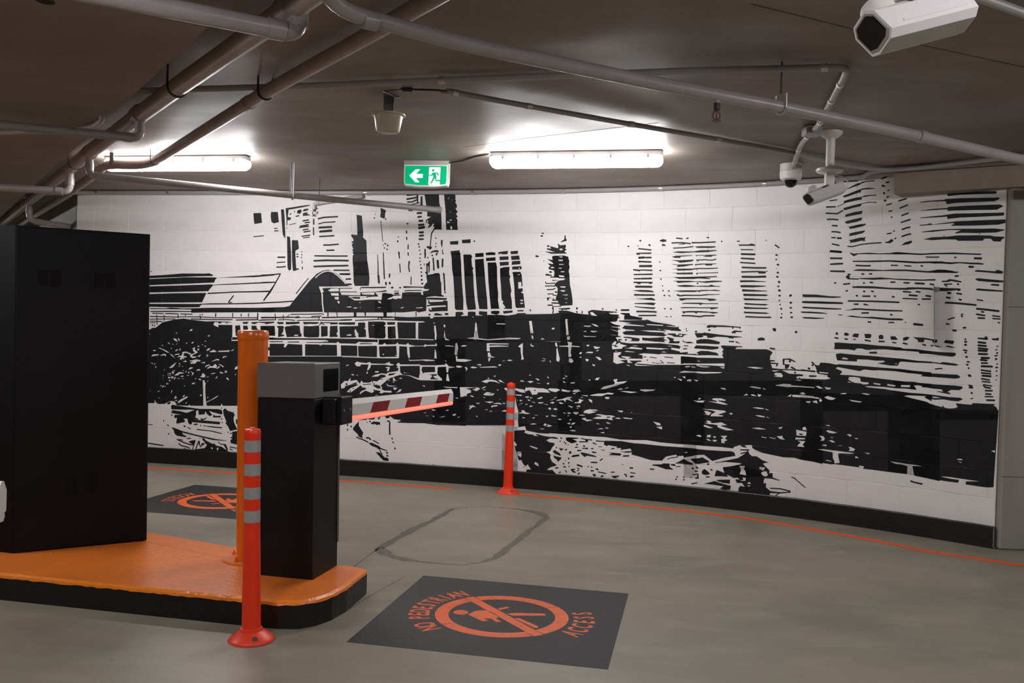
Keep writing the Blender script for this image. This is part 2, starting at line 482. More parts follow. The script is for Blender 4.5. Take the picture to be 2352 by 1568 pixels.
MURAL = """
0p -973 1012 33 1 5 -39 -32 -5 -3 13
0p -898 1017 29 0 6 -40 -22 -5 -10 6 -4 22
0s4 -970 919 45 4
0s4 -883 952 15 1
0s4 -882 942 18 2
0p -856 1027 12 1 4 -27 4 -53 2 -19 -1 -18 -10 18 -7 54
0p -837 1032 22 3 46 7 34 4 0 -4 -34 -7 -55 -9 -2 -28 15 -3 -5 -10 -11 0 0 -20 -3 0 -1 20 -3 24
0s3 -829 957 0 -5
0s3 -820 967 29 6
0s6 -818 1009 5 1
0s4 -799 1020 0 -4
0p -787 1018 1 6 15 4 2 -10 -6 -8 -12 2
0s5 -793 1000 15 3
0p -764 1022 6 7 18 2 -2 -7 -17 -4
0p -763 1013 18 4 3 -9 9 0 -1 -4 -29 -2
0s5 -704 1032 1 -2
0p -703 1021 4 -2 0 -11 -4 3
0s5 -721 1010 3 -5
0s6 -717 991 1 -23
0s5 -717 958 1 -15 1 -16
0s6 -700 991 26 6 58 3
0s5 -697 971 23 6 48 3
0s8 -696 957 57 3
0s9 -692 941 54 5
0s6 -692 922 64 4
0s6 -763 982 26 5
0s5 -755 975 23 3
0p -776 964 39 7 1 -5 -7 -3 9 0 -2 -4 -44 -5 6 6
0s5 -762 947 25 4
0s5 -758 939 30 5
0s5 -766 922 37 5
0s4 -759 916 28 3
0p -827 922 12 -2 3 -15 5 -57 2 -56 -10 -5 -6 13
0p -806 907 26 0 5 -33 -14 -8 -1 -4 6 -65 11 0 0 -5 -11 -2 -2 -3 -12 0 -5 44
0s5 -785 852 8 0
0s6 -784 842 8 1
0s4 -763 863 0 -3
0s4 -763 854 1 -6
0s5 -763 841 0 -3
0s3 -762 828 3 -13
0s4 -759 805 1 -13
0s6 -674 889 26 1 39 3
0s6 -660 869 34 1
0s6 -710 847 64 0 75 1
0s7 -713 827 56 3 91 0
0s7 -712 805 67 3 78 3
0s6 -628 792 66 1
0s6 -603 778 45 1
0s6 -865 839 34 1
0s4 -868 818 37 3
0s5 -868 800 27 1 13 3
0p -540 1008 22 -4 8 -62 0 -15 -1 -6 15 -13 3 -47 5 -51 5 -39 -60 -1 -3 17 7 7 -7 4 8 7 -10 6 -2 17 -1 15 1 9 5 2 -6 4 2 9 -5 3 5 5 -7 17 5 5 -7 6 9 3 0 6 -11 15 2 5 10 -1 14 -2 -2 34
0s4 -464 1010 0 0
0s6 -466 995 0 0
0p -443 1034 5 -1 18 -8 -3 -14 0 -13 -4 -5 -10 3 -6 4 2 19
0s6 -422 992 3 -1
0s3 -440 985 5 -38 6 -43
0s7 -419 897 0 0
0s7 -409 891 1 -1
0s6 -422 881 0 -1
0s6 -411 876 1 -1
0s4 -428 892 1 -1
0s3 -449 855 3 -40 1 -36
0s4 -426 863 4 -48 2 -36
0s5 -367 923 0 0
0s6 -370 910 3 -7
0s5 -364 868 5 -28
0s4 -358 822 4 -35
0s6 -335 974 8 0
0s5 -335 949 1 -13
0s5 -334 924 2 -12
0s5 -326 895 0 -19
0s5 -326 865 2 -13
0p -323 832 7 -1 -3 -19 4 -21 -5 -1 -4 18
0s7 -339 1083 44 3
0s7 -339 1067 43 7
0s6 -336 1056 20 1 20 8
0s4 -330 1045 46 9
0p -299 1087 7 0 1 -34 -6 0
0p -282 1078 7 0 2 -31 3 -6 -12 -2 -26 2 26 6
0s4 -330 1024 18 -1
0s8 -296 1014 22 1
0s7 -293 999 18 2
0s9 -288 985 19 0
0s8 -289 969 25 2
0s10 -288 957 27 4
0s8 -285 941 20 1
0s8 -284 928 20 2
0s7 -285 915 21 1
0s7 -285 897 1 0
0s6 -283 886 3 1
0s5 -281 872 3 1
0s5 -278 858 4 1
0s5 -279 843 4 1
0s5 -279 831 5 1
0s5 -275 818 3 0
0s7 -273 807 4 -3
0s6 -272 791 4 -1
0s3 -260 825 1 -10
0p -268 1087 6 4 52 0 3 -38 8 -30 3 -37 1 -30 3 -2 -2 -2 -28 0 -10 -16 -2 -24 -1 -23 6 -5 -8 -9 -15 9 0 5 13 0 2 48 11 19 2 6 -5 3 4 9 -5 1 -6 -10 -9 -6 -4 0 1 6 5 6 -8 4 2 11 -5 0 1 6 10 6 5 2 -16 2 0 15 -3 19 -3 13 -2 12 -3 15
0s4 -256 990 0 -13
0p -189 1088 3 2 46 0 -4 -3 -11 -1 10 -4 2 -9 -2 -8 4 -3 -3 -7 7 -11 0 -9 -5 -2 3 -8 4 -2 0 -7 -5 -3 3 -6 5 -7 -6 -3 5 -9 0 -19 3 -18 -46 0 -2 24 -2 11 0 16 -2 26 -5 37
1p -175 1068 8 6 -4 -7
1p -159 1064 5 1 -4 -3
1p -169 1018 11 2 -1 -2
1p -167 988 12 3 -3 -6
1p -174 984 13 -5 -11 -3
1p -160 965 6 0 2 -11 -8 0
0s5 -217 921 1 -2
0s3 -214 903 -2 -7
0s5 -217 887 2 1
0p -196 913 7 0 0 -13 -1 -15 -2 0 -4 15
0p -190 878 3 -1 1 -13 4 -2 -1 -3 -5 1 -2 8
0p -240 861 10 10 14 4 9 -1 5 -4 -5 -5 -1 -7 -5 -6 -2 8 7 7 -15 0
0s7 -229 854 1 0
0s6 -246 846 0 0
0s6 -258 879 1 -18 0 -17
0s6 -225 846 3 -28 2 -21
0s9 -207 838 4 -33
0s7 -187 843 0 -33
0p -252 824 6 0 5 8 4 0 0 -40 -5 -10 -9 0 1 18
0s5 -254 789 3 1
0s5 -181 789 1 -13
0s6 -220 784 22 1
0p -160 908 33 2 0 -14 -32 0
0p -113 914 30 2 5 1 -1 -15 -33 -1
0s6 -65 910 2 -2
0p -157 871 36 4 5 -35 5 -63 -32 0 -4 21 -2 6 2 8 -4 17 1 15 -4 16
0p -106 859 31 0 0 -4 5 -2 -4 -7 3 -22 -3 -5 9 -10 0 -5 -4 -1 6 -25 -36 0
0s5 -398 782 0 -2
0p -59 863 32 3 1 -15 -33 -2
0p -60 840 34 3 6 -64 -32 -1
0p -19 866 21 3 18 -2 -3 -9 -34 -1
0p -17 847 37 3 1 -13 -37 -2
0p -10 829 33 1 4 -14 2 -37 -35 0
0p 30 869 21 3 17 2 -2 -12 -14 -1 -16 3 -2 -6 -2 4
0p 35 852 35 2 1 -13 -34 -2
0p 36 832 36 2 0 -13 -33 -3
0p 40 809 15 5 20 1 -2 -14 3 -11 -3 -10 -32 0
0p 77 872 29 3 0 -12 -27 -1
0p 79 855 32 2 3 -15 -32 -2
0p 85 836 31 2 1 -13 -34 -3
0p 86 816 34 2 3 -9 -6 -4 -31 0
1p 109 810 6 2 0 -6
0p 87 796 31 1 3 -16 -29 -1
0s4 194 940 9 -3
0s6 191 928 8 2
0p 173 858 7 0 8 -4 -7 -3 -8 2
0s3 205 839 1 -2
0p 281 931 4 0 1 -12 3 -2 0 -6 -9 -2 -11 -3 -1 3 12 7
0s7 218 893 5 -2
0p 228 892 30 -8 1 6 -3 11 3 0 6 -6 22 2 0 -10 -3 -4 7 -3 -1 -2 -5 -2 -2 -6 7 -1 1 -4 -58 -1 -21 6 -1 2 35 -2 -15 5 -15 5 -1 4 18 -1 -6 6
1p 262 880 7 4 8 -3 -6 -5
0p 236 854 6 3 40 1 16 -6 -1 -5 5 -10 -3 -7 4 -17 -3 -10 4 -14 0 -10 -59 -1 3 24 -23 6 -1 7 7 4 -11 10 25 -2 -27 18 25 -4 2 4 -7 2
1p 263 854 14 0 -5 -4
1p 260 843 18 0 -2 -6 -14 1
1p 264 827 17 0 -3 -2 -13 -1
1p 261 813 14 -1 -4 -1 -9 0
1p 270 800 15 1 -6 -4
1p 230 813 9 4 9 -4 -9 -1
0s6 228 798 9 -1
0s3 215 789 11 0
0s5 515 891 6 -1
0s6 557 911 7 -2
0s4 552 892 1 0
0s6 590 896 8 -3
0p 630 911 10 4 13 -2 1 -7 -10 -1 -13 2
0s6 638 895 13 -2
0s5 688 918 23 -3
0s5 723 916 9 1
0s4 793 919 10 -2
0s5 845 904 3 0
0s4 898 904 10 -1
0s5 554 882 24 -2 24 -3
0s7 548 864 14 1
0s5 562 866 40 0
0s8 555 850 24 1
0s6 579 851 24 0
0s6 555 837 48 -2
0s8 559 821 47 0
0s6 538 808 26 -3
0s5 564 807 44 -1
0s5 540 791 69 1
0s5 541 776 24 0
0s6 565 776 42 1
0s5 541 763 69 0
0s6 554 760 13 0
0s5 596 761 10 -1
0s8 547 748 62 0
0p 537 734 30 3 32 -1 12 -2 5 -5 -9 0 -40 1
0s6 544 719 43 0 32 0
0p 547 706 31 1 29 3 13 -5 0 -5 -28 2
0p 545 690 31 1 32 2 16 -2 -8 -8 -28 3 -40 1
0p 546 679 31 -2 48 -1 -8 -6 -32 2 -36 4
0s6 554 660 35 1 39 -1
0s5 563 646 64 2
0s7 498 664 31 1
0p 497 654 32 0 4 -10 43 -5 0 -8 -65 -1 2 20 -15 0
0s4 489 644 2 0
0s5 632 835 1 0
0s5 633 805 6 0
0s5 638 776 2 -2
0s4 644 752 3 -1
0s5 646 736 3 -2
0s5 666 735 5 -2
0s5 650 719 6 -1
0s3 667 720 8 -5
0s5 654 672 4 0
0s5 675 671 6 1
0p 656 647 7 -2 6 0 -2 -3 -6 1
0s4 677 645 3 0
0s5 672 901 37 1 31 -4
0s5 742 901 35 0 49 2
0p 697 897 22 3 2 -4 -23 -1
0s4 678 883 36 1 36 4
0p 754 888 20 1 52 -1 0 -4 -18 -2 -46 1
0p 675 869 22 3 52 -1 25 4 56 0 0 -3 -33 -4 -34 -1 -12 1 -42 -3 -12 1
0p 674 853 17 4 56 1 0 -2 -42 -3 1 -4 -20 0
0p 756 858 74 1 0 -3 -15 -1 0 -3 -32 0 11 4 -31 0 0 -3
0p 671 842 27 -1 52 2 4 -2 -9 -5 -41 -4 -10 5
0s4 760 841 31 1 25 -2 14 4
0p 772 840 -8 -7 0 4 4 2
0p 674 828 20 -2 57 2 0 -3 -33 -6 -25 -2 4 6 -19 3
0p 756 827 20 2 55 0 0 -2 -13 -1 -2 -4 -21 0 -4 4 -28 -2 -3 -3
0p 676 810 23 2 50 0 16 2 42 0 30 1 0 -3 -26 -2 -44 0 -3 -6 -1 6 -21 -4 -47 -1 0 4
0p 675 797 75 2 1 -7 -56 0 -2 3
0p 761 797 77 2 0 -3 -69 -1 -4 -5
0p 682 782 68 2 84 2 1 -3 -42 -2 19 -2 -2 -3 -40 2 -18 -2 -48 0
0p 681 769 19 1 39 0 23 -2 25 0 33 3 32 -1 0 -3 -13 -1 -40 -3 -37 3 -19 -1 -45 -3 -2 4
0s5 766 761 4 0
0p 693 753 31 3 19 -1 20 -3 19 1 23 0 11 4 11 -4 19 -1 0 -2 -45 -1 -38 1 -39 -2 -17 1
0p 683 735 42 2 46 0 12 2 34 0 11 1 19 -3 0 -2 -36 1 -32 -2 -5 -4 -3 4 -11 -3 -49 0
0p 695 723 7 0 8 -3 11 2 58 0 16 2 51 1 1 -2 -37 -2 -31 -3 -54 -1 -17 -2 -10 3
0p 704 709 18 1 77 0 27 -1 11 -3 -7 -3 -19 -2 -8 5 -33 0 -40 -1 -14 -4 -6 1
0p 716 692 10 2 54 1 16 -2 45 1 1 -3 -54 -1 -9 -4 -2 4 -61 0
0p 711 678 16 1 58 0 57 1 0 -3 -19 -4 -6 -1 -2 4 -102 -1
0p 717 664 29 2 39 0 57 -3 -1 -3 -17 -2 -12 3 -42 0 0 -5 -8 4 -4 1 -29 -1 -5 -4 -5 4
0s5 716 649 31 0 35 -2 11 3 38 1
0p 1232 1083 6 4 18 1 14 3 17 0 -1 -4 -7 -6 -26 0 -19 0
0s4 1206 1089 5 0
0p 1237 1057 17 6 25 12 11 1 4 3 12 1 26 1 0 -3 -28 -1 -12 -4 -6 -4 -22 -6 -20 -6
0p 1237 1038 17 6 31 11 11 3 17 1 21 -3 -1 -2 -18 0 -17 0 -6 -2 0 -6 -12 -2 -22 -7 -14 -4 -6 2
0p 1220 1006 11 5 9 4 1 7 14 4 25 5 14 1 12 4 16 0 17 0 1 -3 -18 0 -16 -2 -11 -1 1 -7 -14 -1 -37 -7 -7 -4 -17 -7
0s5 1185 1006 31 -1
0s4 1196 1025 24 2
0p 1240 1000 6 1 35 8 19 3 15 3 26 -2 0 -3 -20 2 -15 -1 -10 -2 -4 -7 -19 -3 -25 -6 -7 0
0s5 1184 986 38 -3 17 9
0p 1245 972 3 7 25 6 26 3 -2 -10 -15 -2 -34 -5
0s5 1189 966 16 0 21 -3
0p 1245 955 9 4 20 4 25 4 -3 -9 -13 -4 -29 -5 -5 2
0s5 1205 946 19 -2
0p 1256 939 12 2 24 5 18 1 0 -4 -13 -5 -22 -4 -15 -2 1 4
0s5 1205 926 16 -1 13 -3
0p 1260 918 24 5 24 3 0 -4 -7 -5 -25 -5 -17 -3 3 5
0s4 1205 907 15 -1
0s6 1223 905 15 -1
0p 1259 897 17 3 17 4 14 0 5 2 -3 -7 1 -7 -11 2 -14 -3 -22 -3 2 6
0s5 1208 887 24 -6
0s4 1256 878 14 -2 32 7 32 2 26 0
0s6 1202 864 38 -4
0p 1351 1083 8 6 13 1 -5 -4 -13 -5
0s5 1366 1071 11 1
0s6 1354 1063 10 -4
0s5 1372 1045 5 2
0s6 1360 1039 4 -1
0s5 1370 1025 7 2
0s6 1362 1016 7 -1
0s4 1369 1001 17 4
0s4 1376 981 12 2
0s5 1386 963 2 0
0s4 1374 912 15 2
0s4 1393 919 5 2
0p 1370 887 10 2 7 6 6 0 2 -6 -9 -6 -15 1
0s4 1398 895 5 4
0s5 1405 1011 25 7
0s5 1409 989 25 9
0s5 1415 966 22 7
0s5 1414 945 29 8
0s5 1418 923 13 5 12 2
0s5 1418 902 19 6 9 1
0p 1418 875 10 9 19 5 3 -6 -9 -5
0s4 898 904 10 -1
0s4 996 904 0 0
0s5 1025 889 16 -11
0s5 905 890 26 0 29 -1
0p 939 892 6 3 10 -2 1 -4 -17 0
0s4 912 875 42 -1
0s6 913 860 49 -2
0s6 913 846 47 -3
0s5 911 832 52 -4
0s6 917 815 44 -2 39 0
0s5 916 800 57 1 24 -2
0p 973 800 24 -1 1 -5 -24 0
0s3 997 799 7 4
0s7 918 784 41 -1 41 1
0p 913 772 38 0 23 -2 27 -2 -3 -2 -35 0 -49 -1
0p 914 755 12 1 48 -1 19 -1 12 -2 -14 -2 -35 -2 -39 0
0p 920 741 6 1 49 -3 33 -2 -7 -2 -37 -1 -42 0
0p 925 727 35 -1 41 -1 10 -3 -12 -3 -72 0
0p 926 712 35 -1 41 -2 12 -2 -14 -2 -70 0
0p 930 696 35 -2 37 -1 10 -2 -12 -3 -68 2
0p 928 683 38 -2 37 0 11 -2 -13 -3 -70 0
0p 929 667 37 -1 37 -1 13 -3 -13 -2 -72 1
0s5 935 650 41 -1 45 0
0s6 1028 856 7 -2
0s5 1029 840 4 0
0s6 1033 824 8 -2
0s3 1033 811 0 0
0s6 1034 798 7 -2
0s6 1033 784 7 -2
0s7 1041 768 5 -4
0s6 1040 752 3 -1
0s7 1041 739 9 -2
0s6 1043 722 7 -2
0s5 1045 706 3 -2
0s5 1048 692 1 -1
0s6 1051 680 4 -4
0s5 1055 662 0 -1
0s6 1051 649 6 0
0s8 1080 720 4 3
0s7 1081 698 5 0
0s6 1081 682 6 -1
0s5 1082 666 7 -1
0s6 1084 651 8 -1
0p 1120 726 43 -1 44 -5 34 -1 1 -3 -26 -2 -53 2 -35 0 -7 2
0p 1119 703 9 1 53 -1 61 -2 9 -3 -4 -3 -48 0 -71 2 -8 1
0p 1121 686 26 -1 52 -2 45 -2 1 -3 -18 -1 -45 1 -53 2 -7 1
0p 1117 670 30 0 35 -2 19 -3 -1 -2 -35 1 -39 1 -8 1
0p 1123 652 25 0 44 -2 0 -2 -26 -2 -36 1 -7 2
0s7 1202 864 38 -4
0s6 1203 841 39 -1
0s6 1204 822 23 1 18 0
0s6 1205 800 47 -2
0s6 1260 789 9 -1
0s11 1259 781 4 -1
0s4 1261 775 34 -1
0s5 1219 762 7 0
0s5 1247 758 18 1
0s5 1263 761 5 -2
0s5 1255 737 8 0
0s3 1235 661 13 -1
0p 1265 858 12 -4 14 1 30 1 30 -3 33 0 16 2 20 -3 23 -1 35 -3 35 1 54 -1 0 -5 -54 2 -35 -1 -45 4 -32 1 -17 0 -63 2 -30 1 -10 -5 -5 -1 -11 9
0s4 1490 837 39 -1
0p 1274 832 44 -1 42 0 25 0 49 -4 32 -3 29 0 26 -1 47 -4 0 -5 -39 3 -31 2 -32 0 -32 3 -49 4 -50 0 -60 2
0s5 1283 817 26 -2 21 0
0s4 1389 815 22 -1
0s4 1429 813 21 -2
0s4 1476 812 8 -2
0p 1277 802 15 3 31 -1 43 -3 33 1 36 -1 64 -6 28 4 19 -1 23 -4 0 -6 -39 1 -31 1 -32 3 -32 3 -36 1 -33 1 -43 0 -44 2
0s5 1302 790 9 -1
0s5 1325 790 10 -1
0p 1295 777 25 0 42 1 41 -4 78 -4 39 1 0 -5 -39 0 -61 3 -33 3 -50 -1 -40 3
0s5 1308 762 6 -2
0s5 1328 763 11 -1
0s5 1390 763 15 0
0s5 1428 761 19 -1
0s6 1461 759 29 -2
0s5 1504 756 13 -2
0p 1275 751 21 1 42 -1 50 -5 45 -1 13 2 39 -1 25 -2 9 -5 -3 -2 -15 2 -32 2 -32 -2 -49 2 -50 3 -61 2
0s6 1310 736 5 -2
0s5 1333 736 9 -2
0s5 1427 734 25 -2
0s5 1465 734 14 -2
0s6 1288 722 5 -1
0s5 1307 720 25 0
0s5 1342 721 7 -2
0s5 1396 719 8 -2
0s6 1445 723 26 -2
0s6 1493 721 17 -2
0s4 1427 713 27 -1 17 -1
0s5 1483 711 26 0
0s5 1263 705 76 -1 80 -3
0s5 1282 695 15 0
0p 1311 696 5 1 12 -4 -1 -2 -9 0 -7 2
0s5 1473 695 5 -1
0p 1255 676 18 2 10 4 17 0 40 -2 50 -2 39 -1 0 -4 -39 0 -50 2 -40 2 -20 -1 -24 -1
0s5 1306 667 23 1
0s5 1392 664 8 -2
0p 1259 657 18 2 31 -4 33 1 50 -4 33 0 9 -3 -4 -3 -38 0 -50 4 -33 2 -31 2
0s5 1326 640 11 -1
0s4 1388 639 18 0
0s6 1462 636 28 -3
0s8 1545 1020 35 1 98 -5
0p 1467 1004 20 2 50 0 3 2 40 -1 105 -6 2 -4 -14 -6 -62 2 -46 1 -21 -2 -3 9 -38 2 -33 -1
0p 1469 978 35 3 42 0 4 3 46 0 92 -3 10 -6 -18 -9 -53 3 -46 2 -33 1 -2 5 -42 0 -32 0
0p 1469 957 35 2 31 1 31 3 61 -3 72 -3 2 -5 -3 -4 -71 1 -45 1 -34 -2 -2 7 -34 0 -39 0
0p 1469 935 23 1 5 2 6 -1 4 -3 29 3 25 2 14 1 53 -1 76 -2 1 -10 -18 -4 -59 1 -67 3 -3 3 9 2 -3 3 -28 -1 -31 -1 -35 -1
0p 1477 914 29 3 46 1 39 -1 52 -3 33 -1 28 -5 -2 -2 -20 -5 -53 1 -39 3 -19 -1 0 3 15 6 -34 2 -43 -3 -32 0
0p 1481 891 25 5 47 0 23 2 53 -2 37 -3 11 -3 25 -2 1 -4 -6 -3 -4 -7 -19 2 -7 8 -17 1 -4 -6 -68 3 -5 4 -35 2 -31 -1
0s3 1539 899 1 -1
0s3 1636 900 1 -1
0p 1396 855 16 0 24 -3 37 -5 35 2 47 -1 15 0 31 -3 42 -3 2 -2 -5 -2 -39 3 -31 2 -46 2 -51 -1 -37 3 -40 1
0s5 1570 834 7 -1
0s6 1624 829 22 -1
0p 1396 829 33 -2 35 -4 35 1 35 -1 25 -4 20 1 38 -3 21 -1 13 -3 -1 -3 -33 2 -31 4 -27 -2 -25 3 -19 0 -15 2 -39 0 -32 3 -32 3
0s6 1610 805 15 -1
0p 1513 794 12 4 19 0 22 -5 20 -2 -8 -4 -15 1 -22 4 -9 -3 -16 0
0p 1627 793 8 2 27 -3 21 -2 1 3 6 1 13 -5 -1 -6 -10 0 -30 4 -32 3
0s5 1573 778 11 1
0p 1537 765 14 1 8 4 14 -2 20 -5 -2 -4 -12 2 -15 3 -9 -3 -16 0
0p 1630 770 9 1 24 -3 41 -5 2 -5 -16 0 -27 2 -25 3 -8 4
0s4 1544 755 23 0
0p 1543 754 10 -2 2 -5 -5 1
0s5 1580 756 6 -3
0s5 1672 752 22 -2
0p 1527 745 23 -1 40 -2 1 -6 -8 -2 -2 3 -30 -3 -20 1
0p 1632 739 5 3 6 -1 21 -2 40 -4 0 -4 -40 2 -30 3
0s7 1554 729 11 0
0s5 1579 728 16 -3
0s6 1551 716 13 -2
0s5 1586 710 9 -2
0s4 1635 709 18 -3
0s6 1549 700 26 -1 31 -3 30 -3
0s6 1635 683 31 -3 31 -4
0s5 1648 674 9 -1
0p 1594 667 5 2 3 -3 -3 -2 -1 -2 4 -3 -3 -2 -5 3 1 4
0s5 1635 667 25 -4
0s5 1640 656 20 -1
0s4 1678 663 22 -3
0s4 1679 655 22 -2
0s4 1693 644 7 -2
0s4 1558 650 20 7
0s5 1553 638 11 -2
0s6 1601 627 9 0
0s6 1572 619 12 -1
0s6 1461 635 29 -2
0s5 1608 595 1 -3
0s6 1606 586 7 0
0s6 1606 577 7 0
0p 1641 599 19 0 1 4 6 0 3 -9 -7 -1 -21 2
0p 1679 598 12 0 6 3 1 -9 -17 1
0s6 1642 586 23 -2
0s6 1642 577 25 -2
0s6 1643 569 28 -3
0s6 1643 562 26 -1
0s6 1644 552 27 0
0s6 1652 541 24 0
0s6 1650 535 20 -1
0s5 1653 526 19 0
0s6 1653 517 32 0
0s5 1653 506 28 -3
0s5 1654 498 27 -2
0s6 1656 490 26 -1
0s5 1655 481 23 -3
0s4 1657 473 23 -1
0s4 1661 464 24 -3
0s5 1664 457 18 -2
0s5 1666 447 21 1
0s5 1667 438 17 0
0s4 1666 430 23 1
0s5 1670 420 24 1
0s4 1661 463 4 -5
0s4 1693 575 4 1
0s3 1689 565 7 1
0s5 1693 556 4 1
0s4 1688 548 9 2
0s6 1691 539 3 0
0s4 1694 525 4 0
0s5 1691 515 8 0
0s4 1693 504 4 2
0s4 1695 492 2 0
0s3 1694 479 2 1
0s5 1603 562 12 -2
0s5 1607 555 7 -1
0s6 1611 543 5 -2
0s5 1615 528 8 -1
0s5 1613 520 7 -1
0s5 1620 510 2 -1
0p 1619 491 7 1 3 -5 -1 -3 -8 1
0p 1619 461 8 1 6 -3 2 -7 -6 -2 -8 2 3 4
0s6 1630 438 2 0
0p 1627 421 7 4 2 -3 -6 -3
0s4 1527 502 11 2 11 1
0s5 1489 575 11 -3
0p 1517 573 10 0 20 -4 -14 -1
0s4 1513 572 7 0
0p 1555 573 9 0 19 -5 -10 -1 -17 3
0p 1551 586 4 4 22 -2 1 -3 -3 -7 -24 3 -1 2
0p 1462 596 32 -1 23 -4 15 -1 -2 -9 -11 -1 -2 7 -10 1 -12 2 -2 -9 -16 0 -1 6
0p 1405 563 17 1 13 -4 35 0 26 -3 38 -3 46 -1 5 -2 -3 -7 -8 -3 -40 3 -25 3 -27 0 -2 5 -26 2 -32 1 -16 0
0p 1407 529 29 -2 35 -3 38 0 16 -1 17 -2 5 3 9 0 28 -3 10 -3 -8 -3 -26 1 -41 4 -47 -1 -49 2 -16 0
0p 1408 497 24 -1 24 -1 16 -3 48 -3 70 0 9 -5 -3 -5 -13 -2 -47 1 -19 1 -9 0 -18 1 3 4 -27 2 -8 1 -26 2 -24 1
0p 1409 462 26 -2 23 -1 9 2 16 -3 38 -1 24 0 38 0 22 -2 1 -5 -9 -6 -23 -1 -9 -6 9 -4 -2 -3 -23 3 -16 3 4 1 16 0 -5 6 -26 1 -31 4 5 2 -9 3 -20 0 7 -9 3 -7 -12 1 -23 1 -32 -1 -1 6 9 1 -1 5 -8 0
0p 1410 431 49 -4 32 0 38 -2 40 -3 31 0 8 -4 -13 -7 -16 0 -25 3 -23 -3 -18 2 -12 3 9 6 -19 1 -42 -4 -6 -4 21 -5 27 -3 23 -6 16 -6 21 -4 2 5 5 -6 12 -2 15 2 9 4 -6 11 27 -1 16 0 5 5 39 1 21 1 -6 -5 7 -3 5 -9 1 -28 -290 -25
1p 1522 420 13 0 12 -3 -21 -1
0s8 1232 603 2 -4
0s5 1226 588 13 -2
0s5 1257 585 11 -1
0p 1256 604 7 1 9 -5 -5 -5 -11 0
0p 1286 603 15 -1 -2 -12 -17 2 -1 3
0s4 1284 584 8 0
0p 1317 602 19 1 4 -6 -4 -8 -15 0 -2 7
0s5 1319 583 19 -3
0p 1361 598 8 3 6 -3 0 -10 -12 -1 -2 5
0s5 1361 580 19 0
0p 1396 597 14 0 5 -6 4 -3 -5 -2 -17 0
0s4 1401 578 13 -1
0p 1433 593 10 4 10 -2 -8 -9 -12 -2
0s5 1432 577 15 -3
0p 1226 572 14 1 38 -2 34 0 50 -4 33 -1 33 -3 8 -4 40 -1 40 -3 1 -9 -36 2 -1 4 -44 2 -24 0 -33 2 -36 -2 -12 -2 -9 1 -10 3 -15 0 -8 -7 -19 3 -44 -1 2 12
0s6 1334 544 24 1
0p 1232 536 13 3 43 -3 59 -2 33 -2 57 -3 40 -4 40 -1 0 -5 -39 1 -41 2 -11 -3 -6 -12 -23 0 -35 4 2 2 18 4 -3 4 -27 -1 -22 2 -32 0 0 -7 -27 0 -34 1 -3 9
1p 1252 524 5 2 14 -3 -3 -3 -16 1
1p 1411 514 7 0 -1 -3
0p 1185 507 26 -1 25 -4 6 2 38 -1 51 -2 50 -2 49 -1 32 -3 56 -3 1 -14 -31 1 7 4 -16 3 -24 0 -41 4 -49 1 -17 -2 -25 2 -8 -2 -7 -4 -36 5 -33 5 -6 -5 17 -6 4 -4 -7 -9 34 0 34 -2 42 -3 42 -3 49 -3 19 1 13 -2 40 -1 0 -12 -29 0 5 3 -16 2 -14 -2 11 -10 -3 -2 -26 2 -29 -1 -36 2 -42 0 -16 -1 8 -3 50 -2 33 -4 49 -5 56 1 1 -50 -394 -30 -3 107 79 1 14 4 -9 3 -2 6 -31 4 1 3 -5 2 2 4 -4 12 -13 16 1 2 12 -12 10 -1
1p 1125 452 53 1 24 0 16 4 -9 4 -31 -2 -53 -3
1p 1182 477 29 -2 -2 -3 -26 1
1p 1275 465 17 1 17 -2 3 -12 24 -1 -1 -5 -16 -2 -6 3 -21 1 -10 4 -9 5
1p 1272 451 13 -3 -12 0
1p 1349 451 23 -2 -2 -4 -17 2
1p 1392 450 24 -3 -2 -4 -22 2
1p 1432 449 27 1 -1 -6 -26 -1
0s4 1438 640 1 0
1p 1126 428 44 -2 -1 -2 -43 0
1p 1173 430 9 1 15 -7 -13 -1
1p 1201 429 21 -2 -6 -5 -10 0
1p 1250 410 6 3 14 1 -4 -4
1p 1315 416 10 1 17 -2 -8 -3 -12 2
1p 1201 396 10 5 26 -6 -11 -6 -13 1
1p 1277 394 7 -1 34 -3 -8 -3 -23 2
1p 1126 406 8 2 7 -5 -14 -1
1p 1127 399 14 0 5 -3 39 -2 -1 -4 -38 2 -19 0
1p 1188 393 7 -8 -6 -6 -4 6
1p 1143 378 15 2 -4 -5 -7 0
1p 1163 380 14 5 4 -10 -11 2
1p 1442 416 12 3 51 1 -5 -4 21 -10 1 -9 -17 7 -40 7
0s6 1147 486 5 -2
0s5 1158 496 5 1
0s5 1124 480 27 -2 19 -1
0p 1124 466 5 0 5 -6 -9 -1
0s5 1150 462 24 0
0p -1623 743 206 13 70 5 73 7 98 1 19 2 19 -7 -4 -4 -58 -2 -73 -4 -74 -4 -69 -4 -207 -11
0p -1623 732 207 11 81 5 74 5 132 2 2 -2 168 13 83 5 0 -4 -83 -8 -161 -6 -9 -7 -5 -12 -65 -4 -73 -4 -143 -8 -207 -11
0p -1622 702 207 11 143 7 129 7 2 -2 39 3 144 10 83 4 0 -4 -83 -5 -120 -7 -60 -3 -21 -24 -88 -4 -168 -7 -206 -7
0p -1621 675 207 7 118 6 130 4 -18 -38 -86 -3 -143 -4 -207 -7
0s5 -1161 690 120 8 148 6
0p -1619 634 206 8 168 4 49 1 48 4 106 3 86 4 83 5 1 -4 -84 -6 -95 -4 -133 -4 -7 -5 -5 -6 -73 -3 -144 -1 -206 -7
0p -1412 625 69 1 20 4 54 -3 39 2 107 5 168 4 83 3 1 -19 -84 -2 -192 -6 -82 -3 -3 3 -180 -5 0 4 69 3 111 2 2 6 -64 -1 -49 0 -69 -2
0s5 -1070 656 23 29
